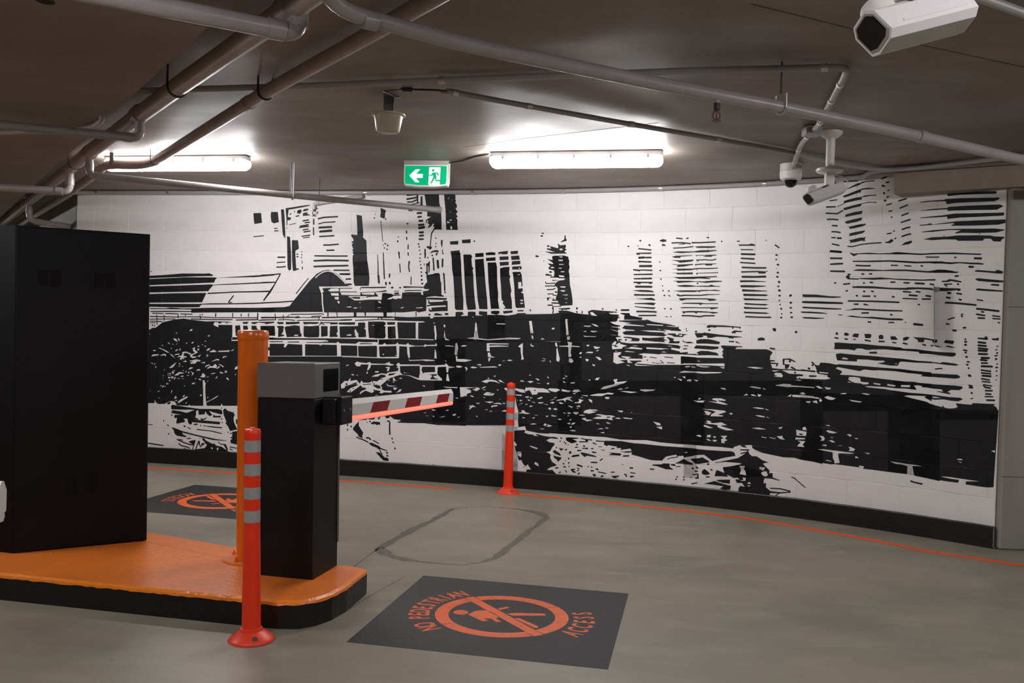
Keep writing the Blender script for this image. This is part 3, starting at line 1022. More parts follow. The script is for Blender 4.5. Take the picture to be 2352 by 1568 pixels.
0s4 -1067 655 13 2
0s5 -1415 773 3 0
0s5 -919 667 44 63
0s4 -1404 604 52 1
0s4 -1345 605 57 0
0s4 -1279 605 55 0
0s4 -1414 591 131 1 5 1 83 2 73 -1 180 5
0s4 -1414 580 114 4
0s4 -1413 572 57 0
0s3 -1413 565 26 1
0s4 -1383 600 3 -42
0s4 -1350 600 1 -25
0s4 -1288 605 1 -18
0s4 -1255 603 -1 -6
0s4 -1192 606 4 -18
0s6 -1182 605 1 0
0s5 -1123 613 0 -16
0s4 -1049 615 0 -18
0s4 -1013 613 1 -11
0s4 -981 616 0 -15
0p -944 618 5 1 1 -28 68 3 0 -3 -65 -4 -9 4
0s6 -928 599 29 2 28 0
0s4 -1231 586 85 0 97 2
0s5 -1035 587 93 4
0s5 -1403 558 4 -5
0s5 -1394 552 5 4
0p -1616 531 204 7 12 7 14 1 30 23 54 13 39 5 35 -4 63 -5 34 2 58 0 19 -2 -1 -2 -42 1 -30 -1 -5 -11 22 -9 0 10 61 1 1 -48 -4 -7 27 0 0 -3 -26 -1 0 -4 52 2 9 -258 -616 -29
0s5 -1111 574 14 1
0s4 -1073 578 0 -7
0p -1008 580 30 2 -8 -9 -15 0
0p -968 581 98 5 0 -5 -36 -7 -4 4 -29 2 -14 -7 -14 2
0p -1037 565 21 2 7 -41 -24 -2
0p -1003 566 19 0 9 -38 -24 -1
0p -967 567 21 0 4 -12 6 -2 -1 -23 -28 -1
0p -929 566 60 3 1 -39 -57 -2
0s8 -1048 515 180 4
0s4 -888 506 21 0
1p -1236 540 9 5 6 -2 -6 -5 -8 0
1p -1297 526 4 4 6 -4
1p -1157 520 12 5 -3 -7
1p -1307 505 12 0 11 -13 -15 5
1p -1287 507 6 -1 4 -7 -3 -3
1p -1331 489 5 -1 8 -6 -7 1
1p -1312 484 12 -4 -9 1
1p -1294 480 5 7 0 -4
1p -1252 488 9 3 -2 -5
1p -1227 490 11 6 -3 -9
1p -1170 500 10 0 -3 -3
1p -1358 477 9 0 -1 -4
1p -1198 478 5 3 3 -5 -6 -2
1p -1181 483 5 3 3 -3
1p -1167 481 4 1 0 -7 -3 1
1p -1413 521 3 -1 -1 -4
0s5 -932 767 41 3 43 4
0s5 -851 771 -38 -67 -29 -37
0s5 -931 738 63 3
0s5 -930 703 39 2
0s5 -928 658 71 4 65 6
0s4 -782 697 30 38 21 24
0p -650 794 6 -2 18 -6 21 -13 19 -17 15 -15 22 -1 -2 -4 -19 -1 17 -4 -122 -4 -11 1 1 -6 10 -15 4 -33 6 -45 -262 -9 0 19 99 5 21 5 14 19 26 31 41 50 29 28 23 12
1s4 -702 761 14 13 16 10 21 5 21 -4 21 -14 23 -19 11 -12
2p -702 758 28 21 23 4 21 -3 21 -16 21 -15 3 -4 -9 -13 -55 -1 -51 -1
0s6 -600 777 41 0
0s6 -577 758 23 2
0s6 -569 739 17 0
0p -665 722 16 1 101 2 0 -3 -50 -1 -2 -11 71 1 1 -3 -70 -1 5 -5 0 -5 78 0 2 9 -5 3 64 3 33 5 9 3 7 -5 -16 -3 -88 -5 3 -6 59 -2 2 -2 -66 -3 -52 -1 2 -3 46 1 1 -7 -24 -2 1 -5 27 1 36 4 48 0 1 26 39 -2 2 -72 -283 -7 -5 78 7 2 -7 13
1p -648 713 11 7 33 2 1 -11 -36 -2
1p -637 703 33 1 1 -11 -30 1
1p -620 688 17 1 0 -11 -15 2
1p -608 673 9 -1 0 -9 -6 2
1p -593 704 77 3 2 -7 -79 -3
1p -564 690 24 0 25 -8 -22 -5 -19 11
2p -556 689 41 2 1 -7 -24 -1
1p -506 705 41 -2 -23 -3 -18 1
1p -517 670 5 1 -1 -3 -4 0
1p -572 651 23 3 -3 -4 -12 -1
1p -543 648 19 3 -8 -6
1p -517 651 7 0 -3 -2
1p -441 677 10 -1 4 -8 -10 2
1p -442 650 12 3 -2 -2
1p -402 687 16 6 1 -7 -17 -2
0s6 -502 687 1 0
0s4 -493 690 26 4 20 4
1p -506 682 7 9 72 4 1 -13 -61 0
2s4 -490 690 5 2 20 3
0s5 -514 727 48 1 56 2
0s4 -515 725 1 -7
0p -426 731 7 -1 -3 -5
1s5 -683 724 7 -15 4 -11 2 -34 6 -36
1s4 -676 726 27 0 92 3
0s8 -443 778 4 -34
0s3 -446 829 3 -51
0s5 -423 829 5 -68
0s5 -398 783 0 -16
0s6 -412 751 2 -13
0s7 -397 750 2 -8
0s6 -388 730 1 -2
0p -549 827 3 -38 3 -43 5 -13 57 1 2 24 -3 32 -7 38
1s3 -673 724 23 1
0s5 -926 600 64 2 47 2 30 1
0s3 -785 605 14 3 10 -3 83 2
0p -785 605 13 5 8 -1 3 -6 -21 -2
0s4 -926 591 64 2
0s4 -855 593 42 2 31 -2
0s4 -775 593 84 4 53 0 94 5
0s6 -594 599 48 3
0s4 -868 617 3 -22
0s3 -832 614 0 -18
0s3 -806 616 -11 -11
0s4 -802 616 63 2 70 4
0s4 -667 623 2 -7
0s4 -715 610 44 3
0s4 -682 611 0 -12
0p -649 628 6 -1 0 -16 -4 0
0p -611 629 4 1 2 -18 -3 0
0p -539 631 11 1 1 -18 -12 0
0p -496 632 8 1 -1 -18 -3 0
0p -419 634 15 1 0 -16 -12 -1
0s5 -671 607 129 6 34 1 125 3
0s4 -533 600 82 5 16 7 7 -4 45 -2
0s3 -424 615 1 -7
0s4 -671 590 -4 -7 -5 -6
0s4 -672 585 14 -5
0p -858 585 27 0 2 -4 -4 -4 -17 -1 -7 3
0p -822 586 59 2 1 -7 -22 -3 -36 -2
0p -749 588 68 1 -1 -4 -13 -4 -24 0 -25 -3
0p -677 589 39 1 35 0 0 -7 -31 -2 -1 5 -40 0
0p -600 590 68 3 0 -9 -21 -2 -45 0
0p -859 569 26 1 6 -5 -3 -4 -1 -15 -8 -9 13 -2 -1 -5 -25 -5 0 36 -4 2
0p -826 564 7 4 35 6 22 -2 4 -26 5 -6 0 -10 -62 -4 -4 14
1p -785 536 18 1 -1 -4 -14 -1
0p -745 572 31 0 33 4 2 -14 0 -24 -2 -8 -41 -2 -21 2 -2 12
0p -673 574 28 0 1 -38 -27 -4
0p -635 575 31 2 0 -7 2 -15 -6 -9 5 -6 2 -6 -34 -2 -1 7 2 9 -5 2 4 3
0p -596 575 66 3 10 1 0 13 26 1 5 -6 -3 -9 6 -1 -8 -6 7 -8 2 -26 -32 -2 0 14 -4 4 -6 9 -2 6 -5 -8 3 -11 0 -9 6 -2 -3 -4 -65 -3
1p -566 543 18 3 4 -6 -19 0
0p -479 592 1 5 61 2 9 -4 1 -8 -9 -5 8 -4 1 -42 -66 -2 -4 29
1p -466 583 13 2 -2 -3
0p -401 595 19 2 0 -9 -16 -1 -4 4
0p -399 580 17 1 2 -47 -16 1
0p -925 567 57 2 1 -9 2 -17 1 -13 -31 -1 -29 -1
0p -896 522 67 0 186 5 115 2 90 0 0 -9 -44 -3 -34 0 -11 -7 -64 -1 -10 6 -7 -5 -125 -3 3 3 65 2 25 5 -12 3 -107 -2 -70 -3 -67 -2
0p -434 530 54 -1 0 -15 -23 -2 -7 3 -22 -4
0s4 -888 506 57 2
0s4 -811 507 49 2
0s3 -508 511 49 2
0p -887 498 61 2 3 -6 -5 -5 8 -4 8 11 2 4 61 -1 3 -44 -140 -5
0p -737 501 132 2 3 -43 -134 -4
1p -680 501 13 0 -2 -3
0p -588 502 68 1 1 -40 -67 -2
0p -512 500 19 3 52 0 4 -37 -76 -2
0p -429 503 50 3 1 -37 -50 -2
0p -895 482 8 3 1 -13 -9 0
0p -994 495 94 3 1 -48 -94 -4
0s4 -360 863 0 -4
0s8 -269 776 1 0
0s8 -269 761 3 1
0s7 -267 746 5 2
0s4 -310 773 0 -31
0s6 -397 782 -1 -15
0s6 -411 750 1 -12
0s7 -396 750 2 -7
0s8 -385 730 2 -1
0s6 -356 730 6 0
0p -342 733 4 3 82 -1 0 -4 -44 0 -38 -2
0s4 -336 718 18 2 51 1
0s3 -378 716 21 1
0s7 -376 707 19 1
0s4 -396 699 44 3
0p -425 707 13 2 25 -5 8 -1 -3 -8 -18 -10 18 4 12 -4 11 4 13 -1 2 23 26 3 49 0 3 -10 7 0 -2 11 1 4 25 7 -21 1 -3 7 7 13 7 6 -4 19 0 8 49 8 4 -5 4 -27 3 -4 2 -46 12 -5 -38 0 -33 -5 0 -52 -31 -7 -9 5 -49 -6 -88 -2 -31 -2 -3 81 14 -15 16 -17
0p -250 822 4 0 4 -16 -1 -26 5 -4 5 0 -15 -6
1s3 -244 814 2 -34
0s5 -253 790 4 -3
1p -439 677 7 0 5 -8 -7 1
1p -444 651 15 3 -1 -2
1p -351 653 17 4 -8 -6
1p -289 655 30 3 -3 -4 -23 -1
1p -267 709 7 -1 0 -4 -7 2
1p -259 719 24 7 -7 -5 -16 -3
0s6 -181 788 4 -32 3 -35
0s6 -175 717 4 -2
0p -245 694 35 1 35 -1 9 1 1 -6 -10 -2 -70 0
0p -175 686 13 -3 2 -37 -73 -5 -4 11 4 1 2 -5 6 0 0 9 58 5 -3 5 -61 -4 -12 -3 -2 5 16 4 -12 4 3 4 57 4
0s6 -239 684 4 -6
0p -186 706 11 -5 -5 -2 -30 1
0s7 -235 630 6 0
0p -214 635 12 2 21 -5 -2 -4 -29 -1
0p -172 638 14 0 1 -8 -13 0
0p -155 865 37 1 5 -42 1 -21 6 -62 6 -52 1 -38 -26 -1 -7 5 -5 64 -6 63 -5 21 -2 21 -2 25 -2 8
0p -105 857 27 2 4 -3 4 -3 -4 -10 2 -16 3 -15 5 -6 -4 -2 4 -21 3 -41 6 -52 6 -35 -13 -2 -20 -1 -7 27 -4 41 -5 46
0p -59 864 31 0 2 -12 -33 -2
0p -60 841 34 3 6 -50 6 -52 7 -51 3 -35 -32 0 -2 7 -6 27 -6 52 -5 41
0p -19 866 39 1 -2 -9 -35 -1
0p -16 847 36 2 1 -12 -36 -2
0p -9 828 32 2 5 -35 2 -52 5 -25 0 -26 5 -31 4 -2 -35 -1 -5 33 -9 72
0p -129 642 8 2 18 0 7 -9 -11 -4 2 -3 24 2 0 14 13 2 17 -1 1 -13 30 0 -18 4 1 12 32 -1 0 -12 37 1 -22 4 0 8 32 2 0 -8 -10 -5 32 -2 3 -97 -103 -4 -14 15 -6 -15 -105 -4 -3 11 -10 -11 -29 -1 -4 8 -67 0 -2 61 27 3 -7 3 -98 -1 -9 1 -90 0 -1 11 36 2 50 2 49 -1 89 5 1 -6 10 -1 4 6 86 4
1p -454 613 14 0 0 -5 -14 -1
1p -437 610 10 2 2 -4 -9 -1
1p -421 612 50 2 -1 -5 -49 -1
0p -418 634 14 0 0 -16 -13 0
0p -371 637 3 0 0 -18 -2 0
0p -288 640 4 0 0 -19 -3 0
0p -453 598 36 1 10 -4 -1 -8 -8 -3 9 -5 -2 -14 4 -21 -6 -10 -40 -1
0p -402 597 33 1 -1 -10 -29 -1
0p -398 580 30 2 4 -46 -32 -2
0p -360 598 42 0 32 1 2 -61 -70 -2 -5 45
1p -215 597 2 5 4 -5
1p -212 590 6 -2 5 -34 -1 -18 -6 0 0 19 -3 16
1p -174 596 6 -5 0 -7 -6 1
1p -172 570 3 0 -1 -3
1p -170 559 3 0 2 -22 -5 8
1p -50 607 5 -6 8 -58 -43 3 28 4
1p 33 604 32 1 0 -3 -32 0
1p -64 627 4 0 4 -5
0p -10 830 33 1 3 -14 2 -22 3 -52 4 -25 0 -26 5 -29 4 -4 -35 0 -4 32 -8 72
0p 39 809 33 6 4 -1 -2 -25 6 -10 -3 -10 5 -25 4 -18 -3 -13 6 -26 1 -28 -33 0 8 6 -12 15 3 6 -7 6 -4 51 -4 31
0p 87 795 31 2 5 -11 3 -21 2 -21 -4 -1 -2 17 -11 -3 1 -21 16 1 2 -11 -8 -5 10 -4 3 -23 5 -29 -32 -2 -5 5 -3 25 -4 51 -5 37
1p 105 785 12 4 -1 -3
1p 110 758 11 1 0 -6 -9 -1
1p 112 747 11 2 1 -13 -11 -1
1p 121 694 10 0 0 -5 -10 1
1p 122 684 11 -2 -2 -3 -9 0
0p 8 648 10 3 23 0 2 -8 -8 -4 -19 1
0p 55 650 12 2 26 2 0 -8 -34 -5
0s5 111 653 24 1
0p 109 644 33 2 2 -4 -35 -1
0s5 158 659 5 -6
0s5 175 855 11 -1
0p -3 635 41 -1 40 1 30 6 59 1 78 3 25 5 -5 6 9 2 27 0 25 -7 29 -4 25 -1 -3 11 15 6 55 -3 42 -11 -2 -18 -4 -8 -24 -2 10 -6 21 -6 2 -57 -492 -16
1p 385 653 9 2 18 -14 -21 2
0s4 447 658 37 -2
1p 454 653 35 1 0 -6 -27 1
0s7 336 670 1 -6
0s5 334 657 5 -6
0s4 356 658 0 -10
0s5 428 667 7 0
0s5 481 666 1 -4
0p 266 665 43 4 3 -5 -19 -3 -23 1
0s4 281 664 1 -10
0s4 245 674 2 -13 -1 -16
0s5 243 667 3 -4
0p 266 767 -25 -2 -1 4 18 -1 8 5 -2 4 -32 0 0 3 27 1 -10 8 -3 10 -2 14 -8 39 2 3 44 3 16 -5 0 -7 4 -8 -1 -10 3 -14 -3 -12 3 -18 3 -33 5 -18 7 -38 0 -17 -39 -3 -9 1 -7 16 -9 8 2 8 5 14 -1 17 -5 6 -7 4 5 10
1p 262 853 15 2 -5 -5
1p 260 843 18 -1 -2 -4 -14 0
1p 263 827 19 0 -3 -3 -15 0
1p 261 813 13 0 -1 -3 -10 1
1p 270 798 5 3 10 0 -2 -4
1p 263 786 23 -2 -4 -5 -15 1
1p 259 769 9 6 21 -1 -6 -5 -17 -2
1p 270 745 20 1 0 -5 -17 1
1p 270 730 9 2 13 -2 -8 -4
1p 278 714 21 3 0 -4
1p 285 701 14 2 0 -3
1p 290 686 8 2 0 -3
0s5 227 798 10 0
0s5 213 787 25 -2
0s4 232 779 19 0
0s4 214 762 4 -7 34 2
0s4 213 746 41 1
0s4 220 733 24 1 9 5
0s5 251 725 12 -1
0s4 224 717 23 1
0s4 243 714 15 -2
0p 222 704 19 1 -10 -3 -5 -10 -3 3
0s5 242 695 22 0
0s4 245 701 3 -3
0s5 239 685 30 -1
0s5 225 676 20 1
0s3 247 672 31 1
1p 32 604 9 1 28 -2 -11 -2 -25 0
1p 157 617 10 0 8 -44 -11 1
1p 243 591 6 4 7 -2 -7 -6
1p 294 625 8 2 1 -17 5 -40 -7 1 -4 25
1p 365 604 27 2 -6 -5 -21 1
1p 391 613 11 -2 17 -8 -13 1
1p 362 583 12 4 -1 -4
1p 390 588 25 -1 -12 -5 -11 2
1p 362 569 17 -1 34 0 -10 -2 -32 0
1p 167 564 5 0 4 -10 -6 -3
1p 204 551 6 5 8 -5
1p 304 564 10 0 -3 -12 -7 0
1p 4 544 60 7 64 0 -8 -2
1p 464 605 26 -2 1 -2 -21 2
1p 462 595 29 -6 0 -2 -13 3
1p 458 577 33 -4 -14 1
1p 459 621 26 2 5 -3 0 -7 -21 4
1p 483 567 9 0 0 -15
1p -1396 455 13 1 -1 -5 -10 1
1p -1372 465 9 0 26 -9 16 -9 -11 1 -18 9
1p -1401 431 7 7 26 1 -1 -4 -17 -3 -13 -3
1p -1363 434 14 7 13 0 -1 -10 -6 5 -14 -2
1p -1319 443 9 -3 14 -13 -11 5
1p -1300 439 12 5 14 1 -4 -4 -19 -3
1p -1317 466 8 0 -4 -3
1p -1297 455 9 8 5 -1 -8 -8
1p -1278 458 3 9 3 -2 -1 -7
1p -1286 429 8 8 10 0 5 10 -3 4 10 2 30 -5 -5 -5 -15 6 -11 -2 -2 -11 15 -1 -2 -4 -14 -2 7 -5 -12 1 -2 -6 -9 5 6 4 -3 5
1p -1259 454 15 0 20 -7 -2 -4 -15 5 -12 2
1p -1222 469 5 0 8 6 -1 -12 15 -10 -24 -12 -2 -3 8 -3 10 2 0 -5 -16 -3 -12 8 5 6 19 8 -11 8 2 4
1p -1199 476 4 5 5 -4 -3 -3
1p -1198 468 9 0 -5 -8 -4 1
1p -1198 435 8 6 8 4 -5 -9
1p -1160 461 8 9 10 1 -5 -7 -10 -4
1p -1144 458 18 8 13 -8 -30 -3
1p -1108 462 51 4 -3 -6 -46 -2
1p -1054 463 16 9 -7 -8
1p -1161 435 8 7 -8 4 11 -1 -1 -6
1p -1088 435 6 7 15 0 -2 -2 -9 -1 -5 -5
1p -1134 419 22 11 11 -2 -1 -4 -9 1 -22 -7
1p -1232 418 11 2 20 5 19 -4 -4 -5 -10 2 -10 -10 -19 -2 -3 4 15 5 -17 1
1p -1261 413 13 6 4 -4 -2 -3
1p -1181 412 18 4 -2 -6
1p -1163 395 6 8 13 3 2 -3 -15 -5 -4 -4
1p -1154 390 14 11 10 -2 12 11 7 -7 -2 -10 -26 1 -12 -5
1p -1114 391 11 10 7 -1 -12 -9
1p -1105 409 11 -1 14 -8 -4 -3 -7 6
1p -1321 386 13 11 19 13 -12 -19 -9 -5
1p -1279 405 5 2 4 -3 -7 -2
1p -1279 395 6 4 -1 -7
1p -1264 396 7 -2 -6 -1
1p -1403 404 9 -1 -2 -5
1p -1393 397 11 6 -1 -5
1p -1384 391 8 -3 -5 -5
1p -1345 376 6 3 -3 -5
1p -1235 384 8 8 11 0 -1 -4 -15 -5
1p -1202 379 9 7 11 -1 -3 -5
1p -1308 371 13 7 0 -4 -8 -2 4 -4 0 -5 -6 -1
1p -1328 363 17 3 -1 -4 -15 0
1p -1328 357 18 1 -2 -2 -15 0
1p -1295 358 20 13 19 -2 0 -3 -17 -2 -9 -7 -13 -1
1p -1262 377 8 3 -2 -4
1p -1250 372 7 5 1 -4 -5 -2
1p -1237 367 4 10 2 -9
1p -1228 377 18 -8 -11 -13 4 12
1p -1243 358 10 3 1 -4
1p -1272 354 15 4 2 -4 -8 -2
1p -1324 350 10 0 -1 -6 -8 -1
1p -1313 347 7 6 7 -3 -5 -7
1p -1299 340 4 10 5 0 -3 -8
1p -1286 345 15 1 -4 -3
1p -1264 348 10 -5 -6 1
1p -1320 333 2 5 5 0 -2 -7
1p -1332 319 4 8 2 -8
1p -1326 324 6 -1 -3 -4
1p -1360 311 9 4 -2 -5
1p -1350 305 5 10 5 -6
1p -1340 316 7 -7 -2 -1
1p -1348 355 4 0 -1 -5
1p -1347 344 2 1 -2 -6
1p -1175 368 9 2 2 -7 6 0 -7 -10 -19 2 8 4
1p -1159 354 11 4 4 -2
1p -1190 348 12 -2 -1 -5 -10 3
1p -1205 349 7 -1 -6 -3
1p -1136 370 19 5 -2 -4 -14 -3
1p -1098 379 7 -1 10 -4 -7 -2 -9 3
1p -1077 377 3 7 6 0 1 -7
1p -1116 351 5 8 5 1 -5 -8
1p -1068 356 3 2 8 -7 -2 -4 -8 4
1p -1034 391 3 9 9 5 1 -11 -12 -4
1p -1033 371 6 2 -2 -6
1p -1219 326 4 4 11 1 -3 -5 -11 -2
1p -1254 318 7 -1 -2 -3
1p -1152 340 5 1 -3 -5
1p -1370 288 12 5 -7 -7
1p -1404 289 4 4 -2 -6
1p -1310 283 4 14 3 0 -2 -8
1p -1182 281 6 5 3 -6 -4 -2
1p -1149 271 2 8 4 -7
1p -1295 264 7 11 6 -9 -10 -3
1p -1258 273 8 7 3 -3 -6 -6
1p -1290 257 10 1 -2 -4 -6 0
1p -1368 264 11 -1 -1 -2
1p -1278 250 11 10 29 15 4 -4 -28 -18 -14 -8
1p -1152 257 17 7 21 13 13 8 -3 -5 -7 -6 -24 -12 -15 -8
1p -1171 342 8 0 2 -9 5 -2 -3 -7 1 -31 3 -29 6 -28 -16 -2 -1 37 -2 33
1p -1606 232 197 7 29 2 -2 13 9 -11 8 -5 27 1 12 6 17 8 18 -2 10 -15 34 1 13 0 9 4 5 -4 16 2 3 -7 8 1 10 3 21 -2 13 0 34 2 22 1 8 16 6 -13 22 1 4 -10 39 -3 8 -226 -592 -36
1p -1246 245 10 7 -4 -7
2p -1326 243 17 9 -2 -10 -7 -4 -6 2
2p -1307 233 6 5 55 -6 63 -5 85 3 15 -4 3 -14 -6 -3 -36 7 -17 5 15 -17 -12 -4 -10 6 -10 12 -2 -12 -26 -3 -3 19 -10 -6 2 -11 -4 -13 15 -6 -1 -3 -21 0 117 -4 -2 -10 -90 2 -32 1 1 -6 -8 -5 -10 8 -3 16 -17 -1 7 -8 -1 -5 -35 -9 -3 5 3 20 -10 -3 -3 4 2 10 35 1 10 -2 -60 7 -2 3 7 4 -7 3 12 2 34 -3 19 -4 11 1 14 6 15 6 -29 0 -15 -2 -59 -1
2s5 -1306 196 7 -1
2s7 -1121 198 34 3
2s6 -1118 205 3 -5
2p -1178 189 16 -1 17 8 -10 -11 -16 -4
2s5 -1086 193 4 -3
2s5 -1082 177 3 -1
2s5 -1340 173 4 -4
2s4 -1322 156 7 -4
2s3 -1407 153 21 -1
2s5 -1249 154 9 0
2s6 -1204 163 17 2
2s5 -1174 161 1 -1
2s3 -1163 160 80 -3
2p -1078 228 9 7 10 -9 27 -7 5 -9 -5 -11 2 -17 14 -26 5 -2 -34 -9 -10 18 -12 12 5 5 -14 30
2s4 -1088 235 5 -2
2p -1022 191 9 5 1 -22 -8 1
2s4 -1191 144 60 -3 51 -8
2s4 -1144 159 24 -2 40 -1
2s5 -1249 153 9 0
2s4 -1232 150 15 -5
2s4 -1322 156 8 -5
2s6 -1315 120 2 -1
2p -1303 146 10 0 40 -12 49 -9 49 -8 49 -7 47 -3 -1 -2 -58 0 -61 10 -59 10 -17 3 7 -9 14 -4 -4 -5 -39 4 -10 7 -6 16
2s4 -1233 105 18 2
2s5 -1277 100 25 -10 30 -8 20 -2
2s4 -1267 100 18 -3
2s5 -1269 84 13 -9 25 -4 14 -5
2s4 -1246 64 27 -4
2p -1225 93 15 6 17 2 -9 -31 -2 -10 -5 0 7 21 -18 8
2p -1182 100 6 -2 5 -22 5 16 19 -3 -9 -3 -17 -14 -8 17 -11 -30 -5 0
2p -1167 112 10 -2 8 -8 29 -12 10 1 5 -7 24 -3 25 -14 24 -10 -72 1 -73 0 -30 1 15 5 39 7 9 13 -20 19
3p -1129 75 11 0 0 -8
3p -1101 75 8 1 -1 -10 -6 1
2s4 -1096 100 12 -10 20 1
2p -1072 90 10 2 10 -20 -4 -7
2p -1037 142 24 5 1 -55 -29 5 -2 11 9 9 -13 0 12 7
2s5 -1055 139 1 0
2s5 -1044 136 5 0
2s4 -1045 82 32 -4
2s4 -1045 74 13 -4
2s4 -1176 109 2 -1
2s5 -1405 77 30 -3 40 -3
0p -998 444 6 -193 352 17 48 -35 42 -28 473 26 -10 310 -125 -4 -1 -3 -140 0 -90 -5 3 -65
1p -648 519 8 -4 -8 -2
1p -647 507 41 -1 5 10 7 -6 3 -5 63 3 13 10 28 -2 49 2 2 12 3 0 0 -13 -2 -7 18 0 8 7 7 -6 37 2 11 9 0 -8 31 -1 9 7 5 -6 24 -4 34 2 6 6 5 -3 35 2 3 2 -5 4 7 -2 2 -8 -42 -2 -7 -4 -6 3 -36 -2 -20 -3 4 -39 -5 -4 4 -7 45 3 18 2 36 -1 0 -3 -31 -2 -18 2 -51 -4 -9 29 -2 25 -31 1 0 -45 -6 -2 -63 -2 -163 -1 1 2 63 1 -4 43 -69 -1 -1 -41 -3 0 -1 18 -8 4 -1 20 -43 1
2p -509 513 49 1 1 -3 -50 -2
2p -517 501 75 4 3 -4 1 -40 -70 0 -6 2
2p -431 503 70 4 4 -41 -65 -4 -6 4
3p -418 474 3 0 6 2 -3 -6
3p -366 471 9 1 0 -4
1p -206 501 5 -12 3 -24 -9 1 0 18
1p -168 516 38 -2 -4 -2 -27 1
1p -529 434 11 8 5 -2 10 -2 23 -1 13 5 7 -6 54 1 19 8 4 -7 15 -2 -4 -3 -11 -2 -22 3 -57 -3 -2 -11 -11 -13 -1 6 5 19 -32 -1 -2 -7 -15 -1
1p -479 403 4 1 2 -6 -5 -3
1p -564 425 12 4 -2 -4 -8 -2
1p -446 403 3 4 15 1 -4 -6
1p -543 390 7 3 7 -3 -2 -3
1p -520 390 7 0 -4 -4
1p -403 422 5 3 13 1 -2 -12 -4 -5 -6 2 5 9
1p -359 436 9 8 7 -7 79 3 4 -3 58 2 39 4 0 6 9 -6 5 -5 25 -2 -5 -2 -20 -2 -2 -17 -6 0 -3 21 -33 -3 0 -28 19 -16 0 -6 -84 -3 -14 3 -29 11 -20 3 -23 0 -42 -15 -28 -24 -6 -4 6 -7 0 -9 12 -4 27 1 0 -7 -29 0 -11 -5 -9 2 6 7 -34 5 7 -6 -9 -8 -27 8 -14 -9 -9 -7 2 9 16 11 -9 8 -5 8 -22 -16 -18 -13 -18 0 15 15 34 15 -19 3 -13 -3 -23 -7 -4 -8 -13 -2 -2 15 16 15 12 -1 11 13 0 -12 16 4 10 1 13 -14 6 13 8 -8 25 1 13 8 18 -2 11 8 18 1 -16 3 23 8 -3 6 -18 2 -13 -9 -25 -2 13 8 27 7 20 -1 7 5 40 8 2 12 -10 -1 8 6 -7 4
2p -344 431 80 4 1 -29 -4 -19 -36 10 -29 1 -10 9
3p -329 408 17 -4 -14 1
2p -254 432 50 2 2 -20 -44 -4 -4 -5 -7 14
2p -228 404 31 2 3 -5 -16 -3 7 -7 13 -3 -2 -2 -31 0 7 8 2 6
2p -389 400 32 4 -13 -8 -18 -4
2p -453 352 16 4 16 -4 2 -10 -13 -1
2p -492 355 35 4 0 -3 -34 -4
2s6 -453 366 1 0
2s6 -448 358 2 0
2s8 -560 353 1 -1
2p -541 355 27 7 -5 -7 -8 -8 4 8
2p -532 340 5 -4 -7 -3
2p -495 343 13 -1 5 -4 -13 -7
2s6 -544 327 1 -1
2p -412 353 9 3 34 -9 -15 -9 -23 -1
1p -371 385 5 1 3 -7 8 -5 -15 0
1p -348 384 14 3 -2 -5
1p -391 376 9 2 -6 -5
1p -372 371 11 -1 -8 -3
1p -397 363 10 -8 34 -1 -25 -3 -14 2
1p -369 348 18 -1 -9 -8 -6 2
1p -348 335 4 6 10 2 -5 -9 -18 -6
1p -156 408 5 1 7 -27 -13 1
1p -165 460 7 -4 -4 0
1p -253 359 9 3 3 -7 -6 4
1p -169 360 33 0 23 -2 0 -1 -45 0
1p -442 313 6 3 10 -1
1p -213 273 19 -3 -11 -3
1p -157 271 13 4 -2 -5
1p -129 256 14 4 -2 -6
1p -243 257 11 3 -6 -4
1p -237 247 14 1 -4 -2
1p -208 248 9 -1 -3 -4
1p -181 243 18 6 7 0 -13 -4
1p -119 320 7 2 0 -4
1p -119 441 3 1 0 -6
1p -127 502 3 24 5 0 2 -45 -8 2
1p -123 477 6 1 0 -20 -3 0
1p -171 570 5 -21 2 -7 16 -6 -18 0 -6 13
1p -598 429
0p -198 541 132 1 214 0 210 3 10 -300 -577 -34
1p -52 573 11 1 5 -27 35 -3 43 3 38 6 48 0 -12 -5 -53 -2 -62 -5 -37 2 -45 2 27 3
1p 164 580 8 0 3 -8 -11 0
1p 167 564 6 -1 4 -10 -7 -2
1p 204 550 5 6 10 -5
1p 298 584 9 0 1 -15 -8 2
1p 303 565 11 -1 -3 -12 -8 0
1p -125 525 6 0 4 -16 -3 -27 -9 0 0 20
1p -124 477 6 0 3 -11 27 1 29 -3 -26 -7 -36 0 0 10
1p -153 517 22 -3 -1 -2 -21 1
1p -105 514 9 5 16 0 -9 -5
1p -3 529 4 1 80 1 1 -3 -74 -2 -2 -5 36 2 40 -1 -1 -2 -73 -4 2 -16 -12 0
1p 2 495 8 0 6 -13 15 -3 -9 -2 -19 2
1p 5 475 9 0 -5 -14 -3 2
1p 127 529 9 6 1 -42 5 -18 -11 -2 2 7 -4 21 -1 16 -10 4
1p 164 529 6 6 -2 -6 12 -4 -8 -3
1p 258 539 6 2 4 -16 -8 3
1p 264 521 4 -1 4 -18 6 -20 -3 -11 -10 4 0 19
1p 306 545 15 -2 -2 -11 29 -2 0 -2 -28 0 -2 -22 3 -10 -3 -6 -8 2 -1 31 -3 4 -32 0 1 2 34 2 1 7 -5 3
1p 313 485 10 0 7 -10 -8 -6 -10 4
1p 57 466 14 2 -5 -3
1p 77 468 8 4 14 -2 -10 -4
1p 210 482 15 -2 -3 -2
1p 206 472 18 3 -4 -4
1p 238 474 5 0 2 -8
1p -41 448 12 3 8 -1 -3 -5 -7 2
1p -150 438 26 -2 -20 -5 -6 1
1p -120 440 13 2 13 -4 -12 -4 -11 1
1p -87 435 7 3 6 -7 -8 -10 2 10
1p -64 436 8 5 21 -3 -15 -4
